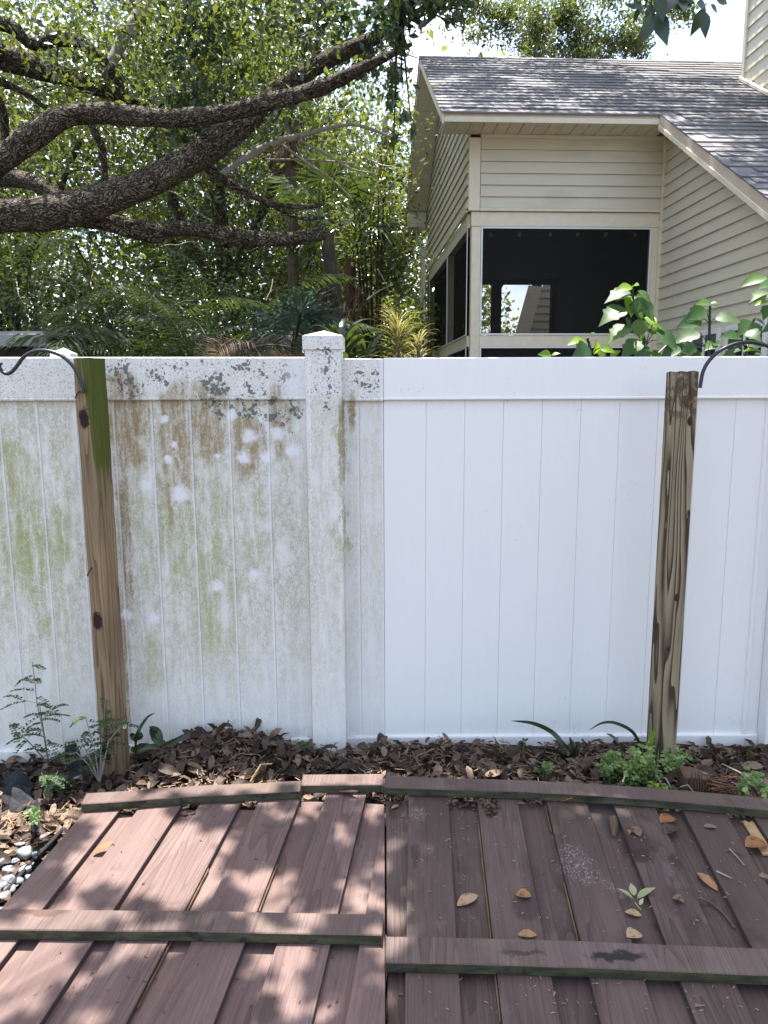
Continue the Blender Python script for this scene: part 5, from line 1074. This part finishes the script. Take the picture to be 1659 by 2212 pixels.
# black edging along the left boards, weed fabric
pts = [PZ(u, v, .018) for u, v in ((166, 1752), (150, 1775), (110, 1820), (75, 1855), (40, 1895), (10, 1930), (-25, 1970))]; B = pts[0]
t = thing('garden_edging', 'black plastic edging strip running beside the fallen boards', 'edging', tuple(B)); MB().tube([p-B for p in pts], .008, 8).build('edging_tube', SHEET, t, smooth=True)
m = MB(); 
for i in range(len(pts)-1): a, b = pts[i]-B, pts[i+1]-B; m.add([a, b, b+np.array([.004, 0, -.06]), a+np.array([.004, 0, -.06])], [(0, 1, 2, 3)])
m.build('edging_skirt', SHEET, t)
def crumple(pix, z, label, sub=5, amp=.02, name='fabric_scrap'):
    P = [PZ(u, v, z) for u, v in pix]; c_ = sum(P)/len(P); bm = bmesh.new(); vs_ = [bm.verts.new(tuple(p-c_)) for p in P]; bm.faces.new(vs_); bmesh.ops.triangulate(bm, faces=bm.faces); bmesh.ops.subdivide_edges(bm, edges=bm.edges, cuts=sub, use_grid_fill=True)
    ph = random.uniform(0, 6)
    for v_ in bm.verts: v_.co.z += amp*(sin(38*v_.co.x+ph)+.8*sin(31*v_.co.y+21*v_.co.x)+.5*sin(90*v_.co.y+ph))
    me = bpy.data.meshes.new(name); bm.to_mesh(me); bm.free(); o = obj(name, me, SHEET); o.location = tuple(c_); tag(o, label, 'fabric'); return o
crumple([(12, 1668), (40, 1670), (75, 1695), (60, 1720), (28, 1738), (4, 1742), (2, 1700)], .045, 'crumpled black weed fabric on the litter at the left edge')
crumple([(28, 1722), (48, 1710), (75, 1728), (88, 1755), (84, 1790), (70, 1795), (62, 1765), (20, 1748)], .04, 'folded tail of black weed fabric trailing towards the stones')
crumple([(140, 1600), (150, 1592), (172, 1622), (180, 1660), (178, 1690), (150, 1680), (140, 1640)], .10, 'black plastic scrap standing among the ferns by the brown timber post', amp=.012)
# broken stump, splinters near right post
P = PZ(1500, 1695, .08); t = thing('broken_stump', 'rotten broken board stump beside the grey grained timber post', 'stump', (P[0], P[1], 0))
top = [(x, y) for x, y in [(-.055, -.03), (-.02, -.034), (.02, -.036), (.055, -.028), (.06, .02), (.0, .03), (-.06, .02)]]
m = MB(); m.prism([(x*1.1, y*1.1, -.02) for x, y in top], [(x, y, .14+random.uniform(-.025, .012)) for x, y in top]); m.build('stump_body', ROT, t); 
for k in range(10): x = -.05+.011*k; MB().tube([(x, -.037, .04), (x+.004, -.042, .09), (x+random.uniform(-.01, .01), -.036, .145+random.uniform(0, .02))], [.005, .004, .001], 4).build('splinter', ROT, t)
mb = MB(); P = PZ(1560, 1700, .10); t = thing('frayed_fibre', 'frayed orange palm fibre lying behind the right rail', 'palm fibre', tuple(P))
for k in range(60): a = random.uniform(-.8, -.3); x, y = random.uniform(-.06, .05), random.uniform(-.05, .06); L = random.uniform(.06, .14); mb.tube([(x, y, random.uniform(-.02, .03)), (x+cos(a)*L*.5, y+sin(a)*L*.5, random.uniform(.0, .05)), (x+cos(a)*L, y+sin(a)*L, random.uniform(-.01, .02))], [.003, .003, .001], 4)
FIB = flat('orange_fibre', (.15, .075, .045), .7, .4, 30); mb.build('fibre_strands', FIB, t)
mb = MB(); 
for (u, v, u2, v2) in ((1345, 1690, 1362, 1660), (1400, 1660, 1432, 1700), (1425, 1680, 1450, 1702), (1470, 1700, 1500, 1712), (1560, 1650, 1640, 1710), (1600, 1670, 1640, 1715), (1580, 1690, 1600, 1718)): a = PZ(u, v, .13); b = PZ(u2, v2, .12); mb.tube([a, (a+b)/2+np.array([0, 0, .02]), b], [.003, .004, .002], 5)
tag(mb.build('pale_stalks', TWIG), 'thin pale dry stalks lying behind the right rail', kind='stuff')
a = PZ(560, 1620, .13); 
P = PZ(540, 1690, .13); Q = PZ(563, 1652, .16); R2 = PZ(577, 1650, .17); tw = thing('bent_twig', 'pale bent twig leaning on the litter below the stained fence', 'twig', tuple(P)); MB().tube([P-P, Q-P, R2-P+np.array([.02, 0, 0])], [.004, .004, .003], 6).build('twig_shaft', RAWWOOD, tw)

# ------------------------------------------------------------------ small plants at the fence foot
def pinnate(Y, base, stems, label, seed, mat=LEAF_FERN, spread=1., group='feathery seedlings by the stained fence'):
    random.seed(seed); b = PZ(*base, .03); t = thing('feathery_weed', label, 'weed', tuple(b), 0, group); B = np.array(b); st_m = MB(); items = []
    for line in stems:
        pts = [b]+[PY(u, v, Y+random.uniform(-.04, .04)) for u, v in line]; pts = [p-B for p in pts]; st_m.tube(pts, [.004]+[.0028*(1-.6*i/len(pts)) for i in range(1, len(pts))], 5)
        for i in range(1, len(pts)):
            for rep in range(3):
                fr = random.random(); q_ = pts[i-1]*(1-fr)+pts[i]*fr
                if i == 1 and fr < .45: continue
                a = random.uniform(0, 6.28); d = np.array([cos(a), sin(a)*.6, random.uniform(-.15, .4)]); d /= np.linalg.norm(d); L = random.uniform(.07, .12)*spread; np_ = 8
                sd_ = np.cross(d, [0, 0, 1]); sd_ /= np.linalg.norm(sd_); prev_ = q_
                for k in range(1, np_+1):
                    c_ = q_+d*L*k/np_+np.array([0, 0, -.035*(k/np_)**2])
                    for sg in (-1, 1): items.append((c_, tuple(d*.35+sd_*sg), (random.gauss(0, .3), random.gauss(-.3, .3), 1), random.uniform(.8, 1.15)*(1 if k < np_ else .8), random.random()))
                st_m.tube([q_, q_+d*L*.5+np.array([0, 0, -.009]), q_+d*L+np.array([0, 0, -.035])], [.0012, .001, .0006], 3)
    st_m.build('stem', TWIG, t); stuff_leaves('leaflets', items, .0145, .0095, mat, t)
pinnate(3.0, (105, 1650), [[(95, 1590), (80, 1520), (75, 1470), (70, 1430)], [(60, 1600), (35, 1580), (20, 1560)], [(90, 1560), (110, 1530), (120, 1550)], [(85, 1520), (40, 1510)]], 'tall feathery seedling left of the brown timber post', 1)
pinnate(2.95, (215, 1690), [[(218, 1620), (225, 1560), (228, 1500)], [(205, 1620), (190, 1570), (185, 1550)], [(235, 1600), (262, 1568), (272, 1552)], [(190, 1650), (165, 1625), (150, 1630)], [(225, 1640), (235, 1600)], [(220, 1580), (222, 1540)], [(195, 1640), (175, 1600)]], 'bushy bright feathery seedling against the foot of the brown timber post', 2)
pinnate(2.85, (110, 1710), [[(100, 1690), (90, 1670)], [(115, 1690), (125, 1665)], [(105, 1700), (130, 1690)]], 'low feathery seedling on the litter between the other two', 4, spread=.7)
def blades(name, Y, leaves, label, mat, cat='plant', group=None):
    b = PY(*leaves[0][0][0], Y); t = thing(name, label, cat, tuple(b), 0, group); B = np.array(b)
    for pix, wpx in leaves:
        pts = [PY(u, v, Y+random.uniform(-.02, .02)*i)-B for i, (u, v) in enumerate(pix)]; P_ = []
        n0 = len(pts)
        for i in range(n0-1):
            p0, p1, p2, p3 = pts[max(i-1, 0)], pts[i], pts[i+1], pts[min(i+2, n0-1)]
            for k in range(5): tt = k/5; P_.append(.5*((2*p1)+(-p0+p2)*tt+(2*p0-5*p1+4*p2-p3)*tt*tt+(-p0+3*p1-3*p2+p3)*tt**3))
        P_.append(pts[-1]); n_ = len(P_); v_ = []; f_ = []; W_ = PX(wpx, b)
        for i, p in enumerate(P_):
            d = P_[min(i+1, n_-1)]-P_[max(i-1, 0)]; d /= np.linalg.norm(d)+1e-9; s_ = np.cross(d, [0.1, -1, .25]); s_ /= np.linalg.norm(s_); tt = i/(n_-1); ww_ = W_*.5*min(1, .3+tt*2)*(1-tt**4)+.0004
            v_ += [tuple(p-s_*ww_+np.array([0, -.3, .1])*ww_), tuple(p), tuple(p+s_*ww_+np.array([0, -.3, .1])*ww_)]
        for i in range(n_-1): a = 3*i; f_ += [(a, a+1, a+4, a+3), (a+1, a+2, a+5, a+4)]
        me = bpy.data.meshes.new('blade'); me.from_pydata(v_, [], f_); me.polygons.foreach_set('use_smooth', [True]*len(f_)); at = me.attributes.new('rnd', 'FLOAT', 'FACE'); at.data.foreach_set('value', [random.random()]*len(f_)); obj('blade', me, mat, t)
    return t
blades('lily_plant', 3.05, [([(345, 1612), (335, 1590), (325, 1572)], 18), ([(350, 1612), (342, 1580), (322, 1570)], 14), ([(350, 1612), (380, 1600), (412, 1582)], 12), ([(345, 1615), (325, 1612), (300, 1622)], 12)], 'low lily-like plant with broad dark leaves at the litter heap', LEAF_DARK)
blades('slender_weed', 3.05, [([(292, 1630), (294, 1600), (300, 1578), (318, 1550), (335, 1540)], 7), ([(294, 1600), (288, 1590), (284, 1583)], 14), ([(296, 1598), (305, 1590), (300, 1580)], 10), ([(292, 1625), (286, 1612)], 12), ([(294, 1625), (302, 1612)], 10)], 'slender weed with one long grass-like blade beside the brown timber post', LEAF_DARK)
blades('strap_leaf_plant', 3.1, [([(1240, 1632), (1215, 1605), (1190, 1580), (1150, 1562), (1104, 1557)], 10), ([(1240, 1635), (1236, 1610), (1230, 1592)], 9), ([(1240, 1636), (1246, 1618), (1256, 1608)], 12), ([(1238, 1638), (1222, 1650), (1205, 1650)], 11)], 'strap-leaf plant with one long blade arching left before the clean fence', LEAF_DARK)
blades('strap_leaf_plant', 3.05, [([(1388, 1640), (1382, 1610), (1365, 1580), (1330, 1562), (1300, 1562), (1272, 1578)], 7), ([(1388, 1640), (1392, 1612), (1380, 1600)], 6)], 'thin dark strap leaf arching left beside the grey timber post', LEAF_DARK)
blades('bright_grass', 2.95, [([(1400, 1640), (1405, 1600), (1420, 1570), (1444, 1545)], 11), ([(1398, 1645), (1402, 1620), (1412, 1600)], 9)], 'lime green grass blade leaning on the grey timber post', LEAF_LIME)
blades('seedling', 3.1, [([(658, 1630), (657, 1615), (652, 1602)], 4), ([(657, 1612), (665, 1606), (670, 1606)], 8), ([(657, 1618), (650, 1612), (645, 1612)], 8), ([(656, 1606), (650, 1600)], 8)], 'tiny seedling with rounded leaves left of the vinyl post foot', LEAF_FERN)
blades('seedling', 3.15, [([(1620, 1660), (1620, 1640), (1621, 1622)], 3), ([(1620, 1632), (1612, 1630)], 12), ([(1620, 1635), (1629, 1630)], 12), ([(1620, 1648), (1612, 1644)], 12), ([(1620, 1650), (1629, 1646)], 12), ([(1620, 1625), (1616, 1618)], 9)], 'small round-leaved seedling at the right end of the clean fence', LEAF_FERN)
blades('seedling', 3.1, [([(1130, 1635), (1132, 1610), (1135, 1597)], 3), ([(1134, 1600), (1128, 1594)], 5), ([(1134, 1600), (1141, 1595)], 5)], 'thin seedling sprig on the litter before the clean fence', LEAF_FERN)
def weed(box, Y, n_, label, seed, mat=LEAF_WEED, size=.019):
    random.seed(seed); u0, u1, v0, v1 = box; b = PZ((u0+u1)/2, v1, .06); B = np.array(b); t = thing('leafy_weed', label, 'weed', tuple(b), 0, 'low leafy weeds by the grey timber post'); items = []; mb = MB()
    for k in range(n_):
        u = random.uniform(u0, u1); v = v1-(v1-v0)*random.random()**.8*(1-.5*abs((u-(u0+u1)/2)/((u1-u0)/2))**2); YY = Y+random.uniform(-.12, .08); tip = PY(u, v, YY)-B; bs = PZ((u+(u0+u1)/2)/2, v1-random.uniform(0, 15), .06)-B
        mid_ = (bs+tip)/2+np.array([random.uniform(-.02, .02), 0, .02]); mb.tube([bs, mid_, tip], [.0014, .0011, .0007], 4)
        for j in range(13):
            fr = random.random()**.6; q_ = bs*(1-fr)+tip*fr+np.array([random.uniform(-.012, .012), random.uniform(-.012, .012), random.uniform(-.008, .012)]); a = random.uniform(0, 6.28); items.append((q_, (cos(a), sin(a), random.uniform(-.4, .3)), (random.gauss(0, .4), random.gauss(-.5, .4), 1), random.uniform(.5, 1.2), random.random()))
    mb.build('stem', LEAF_WEED, t); stuff_leaves('leaves', items, size, size*.8, mat, t)
weed((1295, 1345, 1600, 1690), 2.9, 26, 'leafy weed tuft left of the grey timber post', 5); weed((1345, 1425, 1590, 1705), 2.85, 60, 'large pale green leafy weed at the foot of the grey timber post', 6); weed((1430, 1480, 1605, 1665), 2.85, 16, 'sparse weed in front of the grey timber post foot', 7)
weed((1590, 1659, 1665, 1725), 2.75, 28, 'trailing weed behind the right end of the far rail', 8, size=.026); weed((1400, 1440, 1690, 1712), 2.75, 12, 'small bright weed on the far rail edge', 9, LEAF_LIME, .014)
weed((1160, 1195, 1645, 1668), 2.95, 14, 'mossy tuft on the litter before the clean fence', 10, size=.012); weed((60, 90, 1745, 1775), 2.4, 7, 'tiny weed among the stones at lower left', 11, size=.016)

# ------------------------------------------------------------------ things lying on the boards
def onboard(stf, fr, u, v, h=.004):
    P0, b, c_, nn = fr; s_, t_ = stf(u, v)
    if not any(a-.004 < s_ < e+.004 for a, e in (AS if stf is st else BS)): h = h-.022; s_, t_ = stf(u, v, h)
    return P0+c_*s_+b*t_+nn*h, nn
TAN = {}
def board_leaf(stf, fr, u, v, u2, v2, wid, label, mat=DEADTAN, val=.5, curl=.06, fold=.25):
    a, nn = onboard(stf, fr, u, v, .003); b, _ = onboard(stf, fr, u2, v2, .003)
    if np.dot(b-a, nn) < -.01 or np.dot(b-a, nn) > .01: b = b+nn*.004
    L = np.linalg.norm(b-a); me_ = leaf_mesh('fallen_leaf', L, L*wid, mat, [(0, .02), (.12, .5), (.35, .95), (.6, 1), (.85, .6), (1, .05)], fold, curl, val)
    o = obj('fallen_leaf', me_, None); place(o, a, b-a, nn, 1); tag(o, label, 'leaf', 'fallen leaves on the brown boards'); return o
board_leaf(st, fl_, 200, 1847, 247, 1822, .38, 'long orange leaf alone on the sunlit left boards', val=.2)
R_ = (st2, fr_)
board_leaf(*R_, 987, 1957, 1032, 1934, .5, 'half-pale tan leaf lying left of the curled one', val=.9)
board_leaf(*R_, 1114, 1935, 1148, 1938, .75, 'curled orange leaf above the centre rail', val=.3, curl=.15)
board_leaf(*R_, 1118, 2021, 1160, 2022, .5, 'tan leaf half tucked behind the centre rail', val=.6)
board_leaf(*R_, 1350, 1970, 1386, 1978, .55, 'pale tan leaf just under the fresh sprig', val=.8)
board_leaf(*R_, 1354, 2026, 1383, 2018, .7, 'cream leaf leaning on the centre rail', val=1.)
board_leaf(*R_, 1506, 1885, 1550, 1925, .42, 'long tan leaf with a dark spot near the split board', val=.55)
board_leaf(*R_, 1426, 1778, 1456, 1768, .6, 'orange leaf on the recessed board below the far rail', val=.2)
board_leaf(*R_, 1347, 1808, 1364, 1798, .8, 'small orange leaf with a brown partner, left of the dark one', val=.35)
board_leaf(*R_, 1366, 1786, 1382, 1808, .7, 'brown leaf overlapping the small orange one', DEAD, .7)
board_leaf(*R_, 1436, 1803, 1460, 1786, .55, 'dark purple-brown folded leaf in the upper right', DEAD, .45, .1)
board_leaf(*R_, 1519, 1787, 1549, 1789, .5, 'chewed grey-brown leaf on the rightmost raised board', DEAD, .8)
board_leaf(*R_, 1610, 1830, 1655, 1822, .6, 'plain orange-brown leaf at the right edge', val=.15)
board_leaf(*R_, 1211, 1733, 1240, 1724, .9, 'crumpled orange-brown leaf against the far rail', val=.1, curl=.2, fold=.5)
board_leaf(*R_, 845, 1747, 862, 1739, .45, 'small orange leaf near the seam of the two panels', val=.3)
board_leaf(*R_, 976, 1733, 990, 1729, .5, 'small white leaf below the far rail gap', val=1.)
board_leaf(*R_, 990, 1722, 1012, 1716, .7, 'rusty leaf caught under the far rail gap', val=.1)
board_leaf(*R_, 1452, 1942, 1478, 1952, .8, 'grey curled leaf in the middle of a raised board', DEAD, .8, .18, .5)
board_leaf(*R_, 1640, 1895, 1665, 1900, .6, 'brown leaf cut by the right edge', DEAD, .9)
board_leaf(*R_, 1484, 2177, 1512, 2178, .4, 'small shrivelled grey leaf near the bottom right', DEAD, .95)
# fresh pale sprig
a, nn = onboard(*R_, 1372, 1950, .006); t = thing('leaf_sprig', 'fresh pale green sprig of four pointed leaves on the shaded boards', 'leaf sprig', tuple(a)); A_ = np.array(a)
PALE = leafmat('pale_sprig_leaf', (.32, .33, .17), (.4, .4, .22), (.45, .45, .27), .25, (.6, .65, .3), .5, .3)
b_, _ = onboard(*R_, 1385, 1966, .008); MB().tube([np.zeros(3), b_-A_], [.002, .0015], 5).build('stem', PALE, t)
for (u, v, u2, v2, w_) in ((1370, 1935, 1362, 1907, .55), (1376, 1940, 1416, 1928, .36), (1368, 1942, 1333, 1930, .3), (1382, 1955, 1390, 1940, .5)):
    p, _ = onboard(*R_, u, v, .008); q_, _ = onboard(*R_, u2, v2, .02); L = np.linalg.norm(q_-p); o = obj('leaf', leaf_mesh('leaf', L, L*w_, PALE, PLAIN, .3, .05, random.random()), None, t); place(o, p-A_, q_-p, nn, 1)
# twigs, seed pod, rotten splinter
def twig_on(pix, r, label, mat=TWIG, h=.006, stf=st2, fr=fr_, name='fallen_twig'):
    P = [onboard(stf, fr, u, v, h)[0] for u, v in pix]; t = thing(name, label, 'twig', tuple(P[0])); MB().tube([p-P[0] for p in P], [r*(1-.5*i/len(P)) for i in range(len(P))], 6, rough=.2).build('twig_shaft', mat, t); return t
twig_on([(1575, 1837), (1590, 1852), (1608, 1872)], .0028, 'forked grey twig on the rightmost raised board'); twig_on([(1567, 1841), (1585, 1840), (1608, 1850)], .0025, 'dark short twig crossing the forked grey one', ROT)
twig_on([(1547, 1885), (1562, 1892), (1580, 1900)], .0032, 'straight grey twig below the forked one'); twig_on([(1508, 1942), (1535, 1950), (1555, 1965), (1572, 1985), (1588, 2005)], .005, 'long dark stem with a dried curled leaf at its top', ROT)
a, nn = onboard(*R_, 1323, 1765, .012); b2, _ = onboard(*R_, 1325, 1806, .012); t = thing('rotten_splinter', 'short rotten wood splinter in the gap between two raised boards', 'wood splinter', tuple(a)); MB().tube([np.zeros(3), (b2-a)*.5+np.array([.004, 0, .004]), b2-a], [.009, .011, .006], 6, rough=.35).build('splinter_body', ROT, t)
a, nn = onboard(st, fl_, 740, 1712, .006); t = thing('rotten_splinter', 'flaky rotten bark piece below the rail left of the seam', 'wood splinter', tuple(a))
for k in range(5): o_ = MB().tube([(-.03+.01*k, -.008*k, .004*k), (.02+.01*k, -.008*k-.004, .003+.004*k), (.05-.004*k, -.008*k, .002)], [.003, .006, .002], 5, rough=.35).build('flake', ROT, t)
# fine specks of debris on the boards
random.seed(31)
for (u0, u1, v0, v1, n_, lb, stf, fr) in ((850, 1640, 1750, 2190, 260, 'fine leaf crumbs and specks scattered over the shaded boards', st2, fr_), (60, 800, 1760, 2190, 70, 'few fine specks on the sunlit boards', st, fl_)):
    mb = MB(); O_, _ = onboard(stf, fr, (u0+u1)/2, (v0+v1)/2, 0)
    for k in range(n_):
        u, v = random.uniform(u0, u1), random.uniform(v0, v1)
        if abs(v-(2050 if u > 830 else 1990)) < 45: continue
        p, _ = onboard(stf, fr, u, v, .0015); p = p-O_; a = random.uniform(0, 6.28); L = random.uniform(.003, .014); mb.tube([p, p+np.array([cos(a)*L, sin(a)*L, .002])], random.uniform(.0006, .0022), 4)
    o = mb.build('board_specks', random.choice([CRUMB, ROT])); o.location = tuple(O_); tag(o, lb, kind='stuff')
# rot crumbs near the far rail
random.seed(9)
for (u0, v0, n_, lb, stf, fr, sp_) in ((1050, 1738, 60, 'dark crumbled rot where the far rail has decayed', st2, fr_, 18), (395, 1760, 22, 'patch of crumbled rot on the recessed left board', st, fl_, 8), (985, 1735, 20, 'bits of rot below the far rail gap', st2, fr_, 14)):
    mb = MB(); a, nn = onboard(stf, fr, u0, v0, 0)
    for k in range(n_):
        p, _ = onboard(stf, fr, random.gauss(u0, sp_), random.gauss(v0, sp_*.45), .002); s_ = random.uniform(.002, .007); p = p-a; mb.box(p[0]-s_, p[0]+s_, p[1]-s_*.8, p[1]+s_*.8, p[2]-.001, p[2]+s_*.8)
    o = mb.build('rot_crumbs', FUNGUS); o.location = tuple(a); tag(o, lb, kind='stuff')
